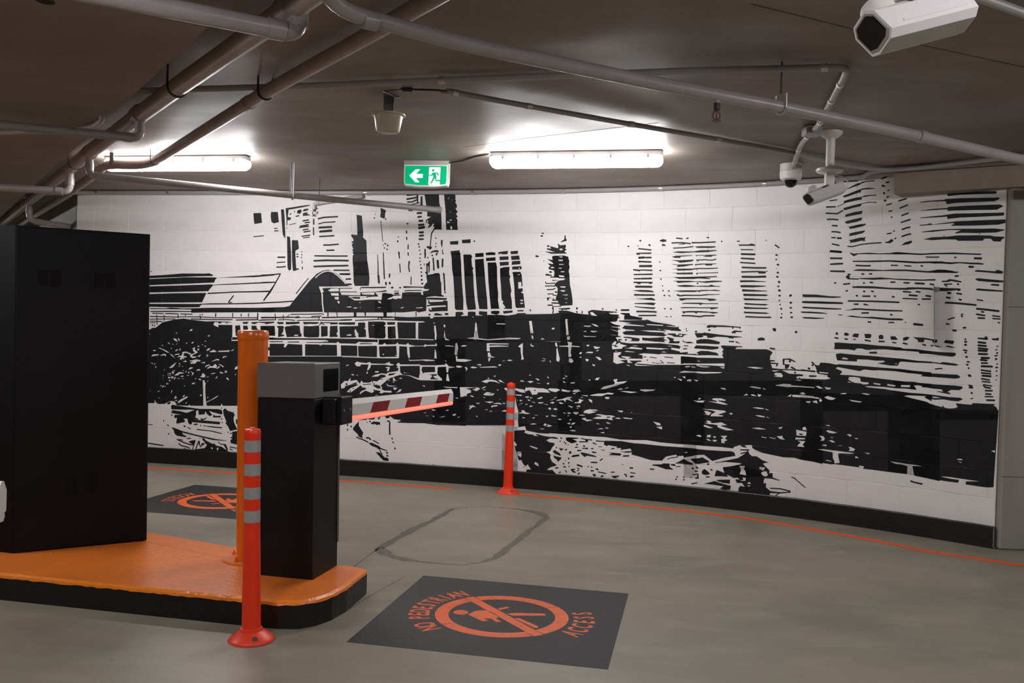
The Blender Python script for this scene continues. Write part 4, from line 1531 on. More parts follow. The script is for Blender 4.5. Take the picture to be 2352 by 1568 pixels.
1p -33 443 9 -3 52 5 16 -4 -44 -2 -24 -1
1p 44 450 6 4 7 -3 -8 -5
1p 28 409 8 2 -3 -6
1p 5 397 2 6 5 -5
1p -19 386 20 8 18 1 19 -3 16 -11 -20 6 -22 1 -10 -7
1p 46 395 9 0 17 -12 -12 5 -6 -1
1p 163 420 9 -2 -5 -3
1p 188 407 9 -1 8 -4 -8 -2
1p 232 415 3 1 5 -5 -3 -2
1p 131 393 4 6 13 -6
1p 157 394 15 3 10 -2 -12 -6
1p 193 391 17 -3 -10 0
1p 231 390 7 4 4 -3 -4 -4
1p 296 423 12 -3 -1 -4
1p 290 412 12 3 -6 -6
1p 292 402 10 -4 -1 -3 -6 2
1p 319 396 17 4 1 -4 -12 -2
1p -130 360 18 1 -2 -4 -12 0
1p -103 361 21 1 52 1 7 -5 -15 -9 -18 7 -9 0 -13 0 18 -4 2 -8 -17 -7 0 -7 -24 -6
2p -82 357 39 5 4 -3 -12 -4
1p -20 360 12 7 9 2 -9 -7
1p -16 357 19 0 -11 -2
1p 40 358 10 1 -5 -4
1p -11 338 14 10 30 -4 -6 -8 -26 -1
2p 8 341 19 4 -2 -4
1p -118 322 11 -2 -6 -3
1p -62 332 9 0 8 -6 -12 2
1p -10 328 9 0 -6 -3
1p 50 320 9 6 -2 -3
1p -3 314 7 -3 11 3 17 -2 -15 -5 -15 3
1p 28 305 15 5 13 0 9 -6 -20 2
1p 64 311 14 -1 -7 -4
1p -39 304 11 2 6 -1 -6 -3
1p 22 297 21 5 5 -4 -19 -4 -6 -3
1p -66 292 17 4 12 -7 -12 1 -11 -9 -4 0 5 9
1p -5 281 14 3 -2 -3
1p 14 278 15 1 -7 -4
1p 61 279 11 5 8 1 1 -6
1p -130 256 10 4 7 -1 -7 -7
1p -109 247 11 5 -7 -6
1p -37 256 4 2 6 -7
1p 69 364 6 3 37 0 32 -3 8 -12 -19 1 -21 8 -32 -6
1p 151 371 22 2 32 -2 12 1 17 -4 11 -11 -27 0 -19 -1 -2 -7 -19 -3 -7 13 -6 4 -13 -6 -6 5 6 3
2p 184 364 5 2 2 -4 -5 -2
1p 236 369 7 4 29 0 12 -4 -18 -9 -17 3
1p 289 372 34 -4 -7 -6 -27 3
1p 329 366 12 7 13 0 0 -6 -11 -4
1p 332 360 10 0 -5 -4
1p 114 344 24 0 1 -4 -25 1
1p 114 336 4 -24 5 -17 4 -10 0 -34 -16 -1
1p 121 327 2 -5 -1 -3
1p 131 326 12 -3 -11 -3
1p 151 338 14 2 0 -6 -12 1
1p 169 338 11 -3 -8 -3
1p 159 329 15 -3 -8 -3
1p 196 333 17 8 6 -3 -11 -6
1p 175 321 17 -2 -6 -2
1p 202 320 21 1 -8 -5 -12 0
1p 219 314 20 0 -1 -2
1p 246 329 13 6 6 -1
1p 260 340 12 4 -5 -5
1p 246 319 9 6 8 -2 -4 -5
1p 272 332 22 5 19 8 17 1 -11 -5 4 -4 10 -8 -20 6 -8 -1 0 -8 -9 7 -25 -4
1p 279 324 5 1 16 -4 -14 -3
1p 339 325 16 6 0 -6
1p 315 313 17 -2 -4 -4
1p 346 313 9 3 1 -5
1p 150 310 12 2 -2 -4
1p 168 306 15 0 -10 -6
1p 133 313 10 1 -4 -3
1p 127 307 11 1 -7 -2
1p 240 299 5 5 7 -5 -5 -5
1p 259 299 9 3 9 -4 -11 -3
1p 130 278 12 2 -4 7 13 0 2 -6 19 -4 -13 -3 -14 2 -14 -1
1p 188 273 15 -1 -3 -1
1p 231 270 11 3 -2 -5
1p 252 275 6 2 17 -4 -12 -3
1p 296 286 7 2 6 -4
1p 312 288 15 1 -4 -5
1p 334 289 9 3 11 0 -6 -8
1p 313 277 7 0 -3 -2
0p 452 654 39 -7 1 -3 -6 -3 9 -2 -1 -4 -6 0 -2 -10 -29 -3 19 -9 22 -4 0 -4 -15 1 -19 0 35 -9 0 -2 -35 -1 17 -4 8 -12 -12 -1 -18 0 42 -6 0 -3 -18 0 5 -5 18 -3 -1 -3 -9 0 8 -7 31 -3 109 4 65 -5 6 -4 -1 -8 -30 3 -1 -6 31 -6 2 -5 6 -5 -6 0 -70 -1 -2 -2 -58 2 -20 -5 16 -2 1 -13 -55 -1 14 6 -34 2 -2 -4 16 -3 -2 -3 -18 2 -10 7 11 8 2 7 -28 -3 0 -34 14 -6 28 7 -19 6 27 4 2 -11 18 0 -13 8 45 2 0 -4 -14 -2 -12 -9 12 4 62 -2 91 4 56 3 4 -108 -493 -27 -10 301 41 3 42 -5 25 -4 20 1 8 0
1p 468 540 12 13 6 -2 -4 -12
1p 485 541 13 8 2 -5 25 -6 -16 -5 -2 -6 -35 -3 -3 12 9 1 3 -5 12 2 0 2 -9 1
1p 481 518 11 0 -7 -2
1p 531 530 10 5 39 -4 0 -4 -65 2
1p 595 535 86 -2 -26 -2 -2 -2 -58 1
1p 649 520 8 3 13 -4
1p 517 517 6 3 33 -3 -10 -1
1p 543 539 12 2 10 -3
1p 668 543 20 0 -8 -2
0p 510 638 3 8 -15 5 0 2 32 1 3 -8 45 -8 -2 -3 -34 1 -28 -1
0p 492 627 96 4 6 2 20 -7 36 -5 24 -3 23 -5 -1 -2 -20 1 -14 -1 30 -2 11 0 6 2 -2 -6 11 -7 -4 -3 -32 1 -8 2 -21 1 12 -5 -2 -1 -40 2 -52 -1 32 -4 48 -1 10 -1 -6 -4 14 -3 -14 -6 -31 1 -60 0 -49 1 -8 6 1 3 13 5 32 1 -6 3 -28 1 -15 4 10 10 71 -1 -2 2 -71 5 26 3 -46 5
1p 593 617 60 -2 -3 -3 -55 2
1p 630 601 14 -2 -3 -1
0p 669 586 28 1 3 -6 9 2 -3 4 35 -2 -15 -4 -2 -6 -31 0 -10 5 -14 2
1p 711 583 10 1 -1 -5 -9 0
0p 510 570 20 0 40 -4 -1 -9 -4 -2 -31 0 8 4 -2 5 -26 2
0s5 516 559 8 0
0p 578 569 26 -1 53 5 3 -2 -6 -4 16 -5 -14 -1 6 -6 -38 1 -44 3
0p 665 573 4 1 18 -4 7 -2 -5 -5 6 -4 18 2 -2 -8 -23 -1 -16 0 6 7 -5 8
0p 721 565 11 -6 18 1 13 -5 -21 -1 -17 4
0s3 727 545 16 1
0s4 725 534 15 1
0s5 714 518 29 4
0s4 733 605 2 -2
0s4 734 597 4 0
0s3 585 500 11 2
0s3 608 501 26 -2
0s3 660 504 31 -2
0s4 598 490 4 0
0p 615 485 16 -4 24 2 -11 9 4 0 13 -10 -26 -3 -16 2
0s3 670 484 28 0
0p 719 509 54 -2 1 -21 -54 0
0s3 696 516 77 1
0p 582 513 20 3 -20 -1 21 17 -22 -1
1p 523 471 14 -1 -2 -4
1p 554 474 19 -2 54 0 -20 -1 -29 -2 -19 0
1p 296 627 6 0 1 -15 -6 0
1p 297 610 4 0 7 -40 -8 -1
1p 303 565 11 -1 -2 -11 -9 0
1p 305 546 17 -4 -2 -10 32 -2 -3 -3 -29 1 -3 -24 3 -6 -1 -7 -9 0 -1 37 -10 -1 0 2 10 5
1p 312 485 11 -1 6 -8 -9 -7 -7 4
1p 376 536 11 1 -3 -6 -5 0
1p 402 533 10 -2 16 -1 -13 -7 -8 1
1p 411 516 13 6 -6 -7
1p 350 503 3 6 7 0 -3 -7
1p 373 507 10 5 18 0 -2 -5
1p 351 492 9 1 -5 -5
1p 373 486 13 -1 -2 -8 -7 1
1p 410 495 15 -1 9 -9 -9 -2
1p 399 468 11 -2 -1 -6 -8 3
1p 364 605 28 1 -6 -5 -22 1
1p 391 613 15 -2 13 -7 -12 1
1p 362 584 12 3 -4 -4
1p 391 588 25 -1 -13 -5 -11 1
1p 362 569 19 -1 32 -1 -15 -1 -29 -1
1p 386 410 8 3 1 -5
1p 411 412 6 7 12 2 -6 -10
1p 478 413 6 5 11 0 -4 -8 2 -2 37 5 -11 -8 -30 -10 -40 -15 -17 -1 13 10 38 11 2 7
1p 319 396 8 3 10 0 -6 -4
1p 496 381 12 6 8 -4
1p 521 385 12 7 1 -3
1p 577 386 17 0 39 2 -11 -5 -31 -2
1p 303 422 4 -1 -1 -5
1p 696 436 4 -1 4 2 -5 -6
1p 709 431 16 -3 -2 -5
1p 725 439 11 0 1 -7
1p 742 424 4 6 13 0 -4 -7
1p 766 430 10 -2 0 -3
1p 713 452 13 4 49 2 0 -4
1p 733 473 12 3 8 -1 -4 -3
1p 756 475 14 -1 0 -3 -11 1
0s6 765 595 7 0
0p 804 615 7 4 55 0 57 -4 -5 -7 -3 4 -22 1 -53 0 -6 -3 -13 2 -6 -3 -10 1
0s5 893 613 2 -4
0s6 810 602 8 -1
0p 890 597 10 6 27 -2 -2 -3 -21 -1 1 -4 -12 0
0p 763 590 30 1 1 2 12 -1 38 -4 34 -3 19 -1 30 -2 -3 -2 -26 -2 -1 -3 -13 1 -7 3 -36 1 -19 -5 -14 0 -2 7 -15 0 5 -4 -12 -3 -12 0
0p 770 565 16 5 26 1 22 -4 19 -5 -4 -8 -46 1 -32 -1
0s5 882 565 18 0
0p 902 566 7 0 15 -8 -15 3
0p 763 539 7 9 34 0 44 -2 -1 -7 -20 -4 -61 2
0p 854 549 10 2 64 -1 1 -3 -19 -1 -6 -6 106 3 13 -5 7 -5 -8 -12 0 -13 15 0 0 -4 -13 -1 0 -3 26 -1 -1 -4 -3 -7 -5 -1 3 8 -19 0 4 -9 0 -4 25 -2 49 1 63 -1 0 -4 -81 1 -23 -1 24 -10 44 0 3 -6 -20 -1 9 -6 45 0 1 -55 -445 -27 -4 111 151 8 1 -11 -8 4 -76 -3 -68 -4 -1 30 56 0 92 2 -5 10 4 8 -5 2 5 9
0p 773 524 14 6 25 0 31 -5 8 -9 -31 0 -38 -2
0s3 727 516 30 0 27 -1
0s5 727 519 16 3
1p 775 496 12 -1 -5 -2
1p 729 484 138 4 4 -8 -27 1 -61 1 -54 -1
1p 733 472 15 4 4 -2 -11 -3
1p 755 476 16 -4 -11 -1
1p 772 479 23 -2 27 0 -12 -3 -19 0
1p 854 477 17 0 -3 -5
1p 946 481 26 2 30 -3 -26 -3
1p 729 458 68 0 67 2 -11 -4 -56 -4 -29 2 -38 0
1p 742 425 4 5 13 0 -3 -7
1p 766 430 16 -2 -6 -4
1p 858 406 15 1 7 -6 -14 1
1p 956 416 12 2 27 -3 -1 -3 -24 1
1p 1000 415 12 -4 -8 -1
1p 1043 426 33 6 16 0 2 -4 73 -1 1 -2 -63 -1 -25 -2
1p 1029 474 20 1 6 0 -19 -5
1p 1037 463 5 4 18 -1 6 -7 -2 -6 -27 1 13 3 -11 2
1p 1105 447 21 0 -2 -2 -9 0
1p 1109 456 6 2 3 -6 -3 -2
0p 978 574 2 5 11 3 12 -3 -1 -7 -22 -1
0p 1026 612 7 3 7 -4 -3 -9 -7 2
0s8 1102 602 4 1
0s5 1020 547 18 -2
0p 1063 514 24 2 13 -6 9 -6 -9 1 -9 4 -1 -7 -8 3 4 6 -16 0 -1 -14 17 -1 1 -3 -6 -11 -9 -1 -1 12 -7 1
0p 1089 488 5 2 11 -6 3 -4 -14 3
0s6 1104 471 3 0
0s6 1146 487 6 -2
0s5 1157 507 8 -7
0s5 1158 496 5 2
0s4 1150 461 16 1
1p 1082 477 84 -3 0 -9 -18 -1 -16 1 -47 5
2s6 1103 470 4 1
1p 1134 464 32 -4 0 -3 -35 -2 -7 1
2s4 1150 461 16 0
1p -907 259 280 14 46 -63 107 8 9 7 63 11 27 0 14 -9 29 -2 -15 -11 98 4 64 -3 77 1 34 2 201 8 7 -203 -1033 -27
2p -348 215 3 4 83 4 187 1 1 -7 -45 0 -66 -3 -55 4 -67 -3
2p -465 224 27 5 -4 -7 -23 -2
2p -427 229 12 5 -5 -9 -6 -3
2p -397 237 18 1 -2 -8 -14 -1
2s4 -471 210 1 -1
2s6 -461 212 5 2
2p -455 208 11 6 26 -1 2 -11 -12 1 -1 -4 -6 5 -18 -1
2s6 -389 217 10 2
2s6 -378 217 0 -24 2 -27
2s5 -368 156 3 -7
2s5 -363 141 3 -6
2s6 -355 119 3 -7
2p -527 185 13 16 10 10 0 -16 20 -27 -4 -10 2 -12 -18 7 -1 6 -22 19
2s5 -513 150 26 -8 25 -9
2p -462 131 14 1 32 -12 5 -6 27 -8 -2 -3 -25 6 -12 0 -5 5 -22 6
2s6 -473 149 11 1 10 -7
2s4 -445 142 26 -12
2s4 -416 110 4 -11 8 -10
2p -432 97 17 -1 14 -11 9 -8 11 -1 4 -11 -22 2 -11 9
2s7 -387 97 4 0
2s6 -387 86 7 -1
2p -391 80 14 -5 -4 -4 -11 2
2s7 -536 190 2 -1
2s5 -549 181 -1 -9
2p -554 195 7 6 -1 -11 -4 0
2s6 -538 206 1 -1
2s5 -576 203 2 -2
2p -565 208 12 0 0 -5 -7 0
2s4 -198 64 1 -1
0p 272 403 532 25 8 -218 -28 -5 -69 -1 -59 1 -50 4 -44 -3 -50 -2 -57 5 -54 -1 -91 1 -31 1
1p 247 209 63 0 91 -1 54 1 57 -5 50 2 44 3 50 -4 59 -1 69 1 0 -11 -49 0 -69 -1 -69 2 -38 0 -43 4 -61 -3 -2 -6 -1 -8 12 -5 4 4 33 -3 -2 -5 18 1 -4 -7 36 8 7 -10 -2 -11 24 -4 49 -10 37 2 14 15 35 10 4 -5 68 9 4 -116 -535 -49
2p 453 190 2 6 61 3 43 -4 38 0 69 -2 69 1 49 0 1 -23 -68 -9 -4 5 -35 -10 -14 -15 -37 -2 -49 10 -24 4 2 11 -7 10 -36 -8 4 7 -18 -1 2 5 -33 3 -4 -4 -12 5
2p 311 197 47 1 -10 -3 -14 -2 19 -8 -9 -4 -12 -3 -13 5 -8 5
2s4 367 198 16 -2 26 -1
2s4 360 185 32 3
2p 381 195 13 -1 -1 -7 -7 0
2p 409 184 5 4 14 -8 -4 -1 -9 3
2s4 422 193 33 0
2s6 352 175 3 0
2s5 376 173 7 -4
2s4 345 164 12 2
2s4 372 163 21 0
2s6 388 164 5 -1
2s4 405 163 10 2
2s3 433 173 12 1
2p 437 165 17 -3 5 4 -5 -7 -10 3
2s5 354 153 16 2
2s5 409 152 17 -1
2p 325 148 6 2 2 -7 -8 -4
2p 333 132 7 4 21 4 3 -5 -26 -6
2p 366 147 9 1 37 -6 17 -5 -5 -2 -33 2 -8 -5 -12 8
2p 472 156 42 -1 4 -3 -4 -5 -39 -1 -3 3 9 2 0 3 -8 0
2s5 523 146 7 1 16 2
2s4 479 167 6 3 7 1
2p 511 162 17 1 28 4 0 -5 -22 -3
2s4 439 123 11 9
2s5 406 115 25 1
2s6 355 102 21 -5
2s3 520 115 5 3
2s5 549 107 13 0
2s5 622 109 15 0
2p 629 122 4 4 30 3 7 4 22 1 0 -11 15 -9 -28 -1 -32 8
2p 696 133 14 1 5 -7 -18 1
2s3 715 125 16 3
2s6 770 125 6 0
2p 710 136 19 11 10 7 17 -10 18 -4 -4 -4 -33 1
2p 763 156 22 5 1 -18 -13 6
2s3 682 149 11 4 28 7
2s6 322 124 2 -4
2s5 322 106 4 1
2s4 325 94 1 -1
2s5 333 83 16 2
2s4 358 90 6 -4
2s5 426 93 9 -3
2s4 407 99 6 -2
2s4 395 98 4 1
2p 740 177 13 3 -4 -4
3p 740 177 13 3 -4 -5
1p 305 369 19 -1 -9 -6 -10 1
1p 328 366 8 6 14 2 11 -6 -8 0 -6 -5
1p 331 359 12 0 -7 -3
1p 306 338 8 7 17 1 -11 -5 3 -5 10 -6 -19 5 -8 -1
1p 362 354 25 1 0 -4
1p 359 345 12 2 -7 -3
1p 394 356 31 7 24 2 13 4 22 -2 -8 -5 -18 1 -20 -8 -37 -1
1p 451 351 3 2 14 -1 -4 -7 -12 2
1p 353 340 19 -4 -8 -5 -2 -6 -22 -1 -1 3 13 2 4 5
1p 389 342 14 -3 1 -11 -9 5
1p 314 313 5 1 14 -4 -5 -4
1p 346 312 7 5 8 -2 -2 -4
1p 346 307 9 0 -5 -2
1p 373 294 7 7 14 4 29 0 2 -3 -27 -3 24 -2 -27 -8 -21 2
1p 313 286 5 4 9 -3 -7 -4
1p 334 291 21 1 -2 -5 -8 -4 -7 3
1p 355 281 9 3 15 -1 -3 -2
1p 313 278 6 0 -2 -3
1p 366 270 17 4 -1 -6 27 -1 -22 -6
1p 408 273 16 7 16 1 0 3 -24 3 16 3 24 -3 21 1 14 -4 -14 -4 6 -8 -16 0 -4 3 -31 -3
2p 457 281 5 2 11 0 -2 -4 -11 0
1p 489 278 11 4 12 -3 -7 -2
1p 517 282 10 2 17 -2 10 1 -3 -4 -23 0
1p 420 254 7 3 8 -4
1p 457 260 6 3 11 -4 -2 -2
1p 424 236 17 4 8 -3
1p 452 242 14 2 -1 -5
1p 436 224 16 3 0 -5
1p 321 264 9 2 -5 -6
1p 313 249 11 4 1 -7
1p 329 245 3 7 13 2 -7 -7
1p 322 236 10 5 -4 -8
1p 323 224 12 3 14 -3 -12 -2
1p 497 307 22 0 -4 -6 -8 1
1p 545 301 6 4 -1 -3
1p 628 276 24 -4 4 -7 -14 -1
1p 640 258 19 3 3 -9 -7 -1
1p 768 358 10 0 1 -4
1p 496 382 12 4 9 -3
1p 521 386 12 6 2 -3
1p 504 376 26 1 39 -1 -26 -5
1p 576 384 18 3 39 1 -15 -5 -23 -4
1p 432 379 17 9 36 13 34 5 -30 -12 -40 -14
0p 128 236 213 13 1 -44 -73 2 -63 0 -47 7 -2 6 -27 4
1p 112 276 14 1 0 -24 4 -29 25 5 3 -10 -26 -6 -18 0
1p 66 198 48 -24 12 -16 -1 -12 -4 -5 6 -16 3 -14 7 -3 18 -24 10 -22 0 -4 -94 -4
2p 114 211 38 4 6 -2 -6 -7 18 -5 17 -1 21 -4 -12 3 4 5 27 -6 21 -2 21 1 13 -4 -4 -3 -25 1 -17 -8 13 -7 19 -1 0 -9 -6 -5 -9 -17 -15 -4 12 -4 6 -6 -2 -10 8 -14 18 -11 -7 -4 -15 -5 -15 -9 9 -3 11 3 15 -14 0 -8 -113 3 1 13 18 1 -12 13 -2 5 -6 -5 -11 -9 -2 2 15 6 -11 2 -11 18 -10 -1 -6 22 -7 16 -6 10 -1 19 0 35
3p 152 206 7 8 15 -3 32 -4 -8 -6 -13 0 -17 0
3p 186 197 9 3 13 -4 -10 0
3p 174 157 4 2 28 -7 -4 -4 -15 4
3p 194 94 5 7 9 -5 5 -10 -9 2
3p 128 132 6 2 9 0 2 -14 -4 -7 -4 5 -7 4
4p 127 127 15 5 1 -2 -15 -5
3p 114 172 11 -11 -1 -7 -10 1
3p 114 154 7 -8 -6 -1
2s5 290 195 7 -1
2s5 289 183 1 0
2s4 304 182 9 -8
2s3 319 170 2 3
2p 310 196 5 3 44 1 -2 -3 -23 -3 19 -7 -8 -5 -12 -4 -11 7 -11 7
2s5 275 159 2 -1
2p 287 159 7 -2 10 0 -1 -3 -7 -2 4 -5 -11 4
2s5 309 151 7 5
2p 262 143 7 7 19 -10 7 -8 -5 -2 -19 6
2p 265 130 11 -3 21 -3 -2 -6 -12 -11 -3 7 -11 7
2p 324 147 8 3 1 -8 -8 -4
2p 332 131 8 4 21 4 3 -5 -26 -6
2s5 323 123 1 -3
2s3 311 115 1 -2
2s5 303 104 4 -4
2s5 321 106 6 1
2s4 325 95 0 -2
2p 303 91 7 3 7 -5 -11 -1
2s5 274 84 12 2
2s4 312 79 6 -8
2s4 288 67 8 5
2p 332 83 16 4 0 -3 -8 -2 15 -8 -11 -2 -8 5
2s4 356 90 9 -3
2s4 356 82 7 -1
2s5 359 68 8 5
2s5 407 85 12 0
2s5 425 93 10 -2
2s4 434 83 30 -4
2p 413 72 10 3 4 -5 -4 -6 -8 5
2s5 444 67 11 3
2s4 481 85 14 2
2p 481 72 30 4 1 -4 -13 -4 12 -3 -18 0
2s5 530 82 7 0 1 -9
2s4 552 90 19 -1
2p 550 79 19 1 -8 -6 -8 -1
2s4 549 107 12 0
1p 141 260 6 2 7 -1 -4 -3
1p 180 261 12 4 -4 -6
1p 188 273 15 0 -8 -2
1p 231 270 4 3 7 -1 -4 -5
1p 252 273 6 3 17 -3 -12 -3
1p 277 262 8 3 9 -3 -10 -2
1p 172 237 14 5 14 -2 -14 -3
1p 224 237 5 7 29 -7 -15 -5
2s7 237 238 2 -1
1p 210 224 12 1 8 -3 -12 0
0p 721 424 472 25 9 -267 -26 4 -45 3 -18 4 -36 -2 -55 6 -37 2 -9 3 -5 20 -42 -6 -18 -7 -1 -4 -38 1 -57 -1 -77 1 -10 0
1p 858 406 15 0 7 -5 -14 1
1p 956 416 12 2 27 -3 -1 -4 -25 2
1p 1000 415 13 -5 -9 0
1p 1043 425 26 7 24 0 1 -5 73 0 1 -3 -63 1 -25 -3
1p 938 385 9 7 7 -4
1p 961 390 10 1 12 -5 -15 0
1p 985 393 13 -2 -5 -6 -6 0
1p 1083 391 12 9 0 -8
1p 1099 398 43 0 26 -1 1 -6 -27 0 -43 0
1p 1123 403 8 5 9 -5 -9 -2
1p 1143 379 15 2 -3 -7 -6 1
1p 783 362 5 7 6 -4
1p 770 357 37 3 -6 -7 -18 0
1p 832 365 4 5 27 1 17 -5 -5 -3 -23 1 2 -3 21 -5 12 -5 -19 0 -27 4 -23 4 30 -1 0 4
1p 799 331 31 1 46 -2 6 -4 -30 -11 21 -2 -4 -3 -40 -2 2 7 15 9 -12 4
1p 805 324 12 1 14 -5 -8 -9 -21 3 13 0
1p 891 321 6 3 6 -1 -2 -5
1p 969 347 17 2 21 -2 -1 -3 -18 0
1p 1010 347 15 -5 -8 0
1p 979 322 17 1 15 -3 0 -3 -19 1
1p 1015 321 14 -6 -9 2
1p 808 285 12 -2 -6 7 6 3 11 -3 -2 -4 10 -1 27 5 20 -8 -18 -2 -2 -3 44 -10 -24 -3 -23 5 -10 5 2 5 -16 2 -21 0
1p 805 274 4 3 30 -8 -14 -2 -16 4
1p 969 278 23 4 27 -4 -25 -2
1p 1057 287 14 4 -4 -7 -6 -1
1p 780 238 11 4 9 -4 -5 -4
1p 817 236 3 8 12 0 -2 -8
1p 839 241 12 -1 -7 -6
1p 816 230 8 0 11 -6 -13 1
1p 838 228 16 1 -6 -7 -8 2
1p 865 244 23 2 -8 -11 9 -4 -10 -4 2 -7 -12 -1 -1 15 9 2
1p 1002 253 18 -2 -2 -2 -14 1
1p 1027 253 24 -2 -5 -2 -15 2
1p 1053 258 18 3 2 -7 7 -5 -16 1
1p 1135 291 4 5 6 0 4 -10 -13 0
1p 1115 285 5 -1 29 -3 -2 -14 -30 -1
2p 1125 273 7 1 6 -3 -1 -2 -11 0
1p 1114 259 31 1 -1 -4 -31 -3
1p 1120 250 26 0 -9 -12 7 -7 -25 0 12 14
1p 738 205 58 0 29 -2 47 2 33 0 6 -6 -4 -4 -30 -1 -61 -1 -78 2
1p 911 210 21 8 39 2 3 -8 11 -6 20 -5 -29 2 46 -6 13 -2 42 -5 36 3 18 -4 45 -3 1 -51 -435 -46 -2 63 19 11 48 11 6 -2 27 -16 37 14 43 11 -2 10 2 11
2p 738 193 78 -1 57 1 30 2 11 -3 3 -9 2 -2 -42 -11 -37 -14 -29 19 -23 -3 -48 -14
3p 740 177 12 3 -3 -5
2s4 933 202 31 3
2s4 935 190 22 7
2p 932 218 15 2 9 -9 -16 2
2p 955 202 5 0 5 -11 9 -6 15 1 19 -11 21 -6 -19 -5 10 -10 12 -10 0 -11 -22 -13 -96 -14 -31 12 -7 20 27 6 38 12 -10 2 -46 -1 -37 -7 5 4 10 1 63 19 20 14 11 10
2p 763 156 39 8 1 3 25 -12 3 -4 -37 -9 -13 0
2p 740 156 12 -7 21 -7 0 -5 -33 -1
2s6 823 143 6 2
3p 932 148 19 2 -5 -9 2 -13 -9 7
3p 999 145 2 7 17 -1 -5 -10
2s5 784 131 7 -4
2s5 770 125 6 0
2s5 784 130 8 -4
2s5 770 124 6 1
2s5 779 116 12 0
2s4 772 103 21 4
2p 789 102 5 5 1 -16 -10 -1 -6 2 10 4
2s4 766 93 4 -1
2s4 740 90 5 2
2s4 740 81 7 3
2s4 770 71 21 6
2s5 718 90 3 0
2s5 714 81 4 1
2p 804 117 9 10 13 -8 8 -8 -15 -5 -13 2
2p 849 105 5 19 3 3 32 -9 7 -10 -25 -1
2s5 834 127 8 -2
2s4 819 100 14 1
2p 814 76 36 13 16 -4 27 -5 13 -1 -2 -14 -18 -2 -18 2 13 9 -34 2
2p 854 91 11 4 38 4 -1 -14 -25 1
2p 875 138 27 6 31 8 15 0 58 -13 -1 -6 9 -8 11 -2 5 9 -2 11 6 -1 -2 -8 11 2 2 -15 23 -6 -2 -2 -26 4 -22 -1 -3 -7 0 -10 9 1 -1 -13 15 -11 32 0 18 3 17 3 -2 -4 -32 -6 -33 -3 -3 -10 -104 -1 1 16 6 8 15 -2 -10 12 -17 -2 -6 11 15 3 -21 11 0 11 -6 5 -25 -1
3p 933 148 18 1 -4 -9 6 -8 3 -13 -22 2 5 15
3p 1000 151 17 1 -4 -7 -7 -2 -7 4
3p 1005 132 9 6 9 1 4 -7 -6 -10 -9 2
3p 944 111 11 -1 -1 -10 -17 -1 11 5
3p 959 92 8 6 7 -6
3p 960 85 11 2 -4 -5
2s4 1037 85 33 2 33 -4
2s5 1099 82 4 -2
2s3 1056 63 15 12
2s3 1105 130 11 -4 35 -26
0p 1123 408 318 10 81 -20 23 -18 7 -209 -74 8 -6 27 -13 -1 0 -25 -51 0 -49 1 -29 0 -14 3 -34 1 -39 1 -14 -2 -42 2 -26 1 -27 2
1p 1208 308 13 0 0 -3 -10 1
1p 1210 289 7 3 28 -5 -12 -4 -14 1
1p 1189 272 13 -1 5 -6 -2 -7 -12 -2 6 7
1p 1223 270 12 1 -6 -3
1p 1219 260 11 1 10 -5 -10 -2
1p 1274 284 10 1 6 -3 -5 -5
1p 1297 274 13 1 -4 -4
1p 1198 242 8 3 8 0 -2 -5
1p 1248 246 14 1 -4 -2
1p 1280 244 9 1 13 -5 -5 -7 -15 -1 4 7
1p 1330 232 17 0 -4 -4
1p 1302 216 5 2 7 -5 -10 -1
1p 1186 228 17 2 28 -1 14 0 27 -1 29 -1 -11 -3 -35 -2 -5 -3 1 -8 5 -19 -16 -4 -1 8 -5 8 -1 19 -23 2
1p 1210 195 8 2 15 -3 -8 -1
1p 1315 190 15 -1 -2 -8 -12 4
1p 1407 213 16 0 36 -2 21 0 20 -2 -25 -2 -3 -1 6 -27 -19 -1 0 27 -19 3 -12 0
0p 1396 370 308 24 -6 -221 -17 -3 -24 0 -33 1 -2 7 -16 3 -3 -8 -25 0 -62 2 -35 3 -8 28 -14 0 1 -26 -57 2
1p 1407 213 52 -2 40 -2 -26 -2 6 -29 -19 2 -1 26 -24 2 -8 -1
1p 1556 186 22 1 30 -1 52 -1 -21 -3 -15 -2 0 -8 -20 3 2 7 -20 0 -24 2
1p 1597 242 9 2 7 -2 -2 -2 -12 0
1p 1600 235 11 -1 -3 -2
1p 1688 276 11 3 -1 -7
2s5 1469 161 12 -3 23 -2
"""
UNIT = 0.0025
def stroke_poly(P, wd):
    P = [Vector(p) for p in P]
    if len(P) == 1 or (P[0] - P[-1]).length < 1e-6:
        P = [P[0] - Vector((0.001, 0)), P[0] + Vector((0.001, 0))]
    r = wd / 2
    d = [(P[i + 1] - P[i]) for i in range(len(P) - 1)]
    tot = sum(x.length for x in d)
    d = [x.normalized() if x.length > 1e-9 else Vector((1, 0)) for x in d]
    sh = min(r * 0.8, tot * 0.3)
    l0, l1 = (P[1] - P[0]).length, (P[-1] - P[-2]).length
    P[0] = P[0] + d[0] * min(sh, l0 * 0.45)
    P[-1] = P[-1] - d[-1] * min(sh, l1 * 0.45)
    nv = []
    for i in range(len(P)):
        a = d[max(0, i - 1)]
        b = d[min(len(d) - 1, i)]
        t = a + b
        t = t.normalized() if t.length > 1e-6 else a
        nv.append(Vector((-t.y, t.x)))
    lf, rt = [], []
    for i in range(len(P)):
        lf.append(P[i] + nv[i] * r * random.uniform(0.88, 1.1))
        rt.append(P[i] - nv[i] * r * random.uniform(0.88, 1.1))
    c1, c0 = [], []
    for a in (40, 90, 140):
        a = math.radians(a)
        c1.append(P[-1] + (nv[-1] * math.cos(a) + d[-1] * math.sin(a)) * r)
        c0.append(P[0] - (nv[0] * math.cos(a) + d[0] * math.sin(a)) * r)
    return lf + c1 + rt[::-1] + c0
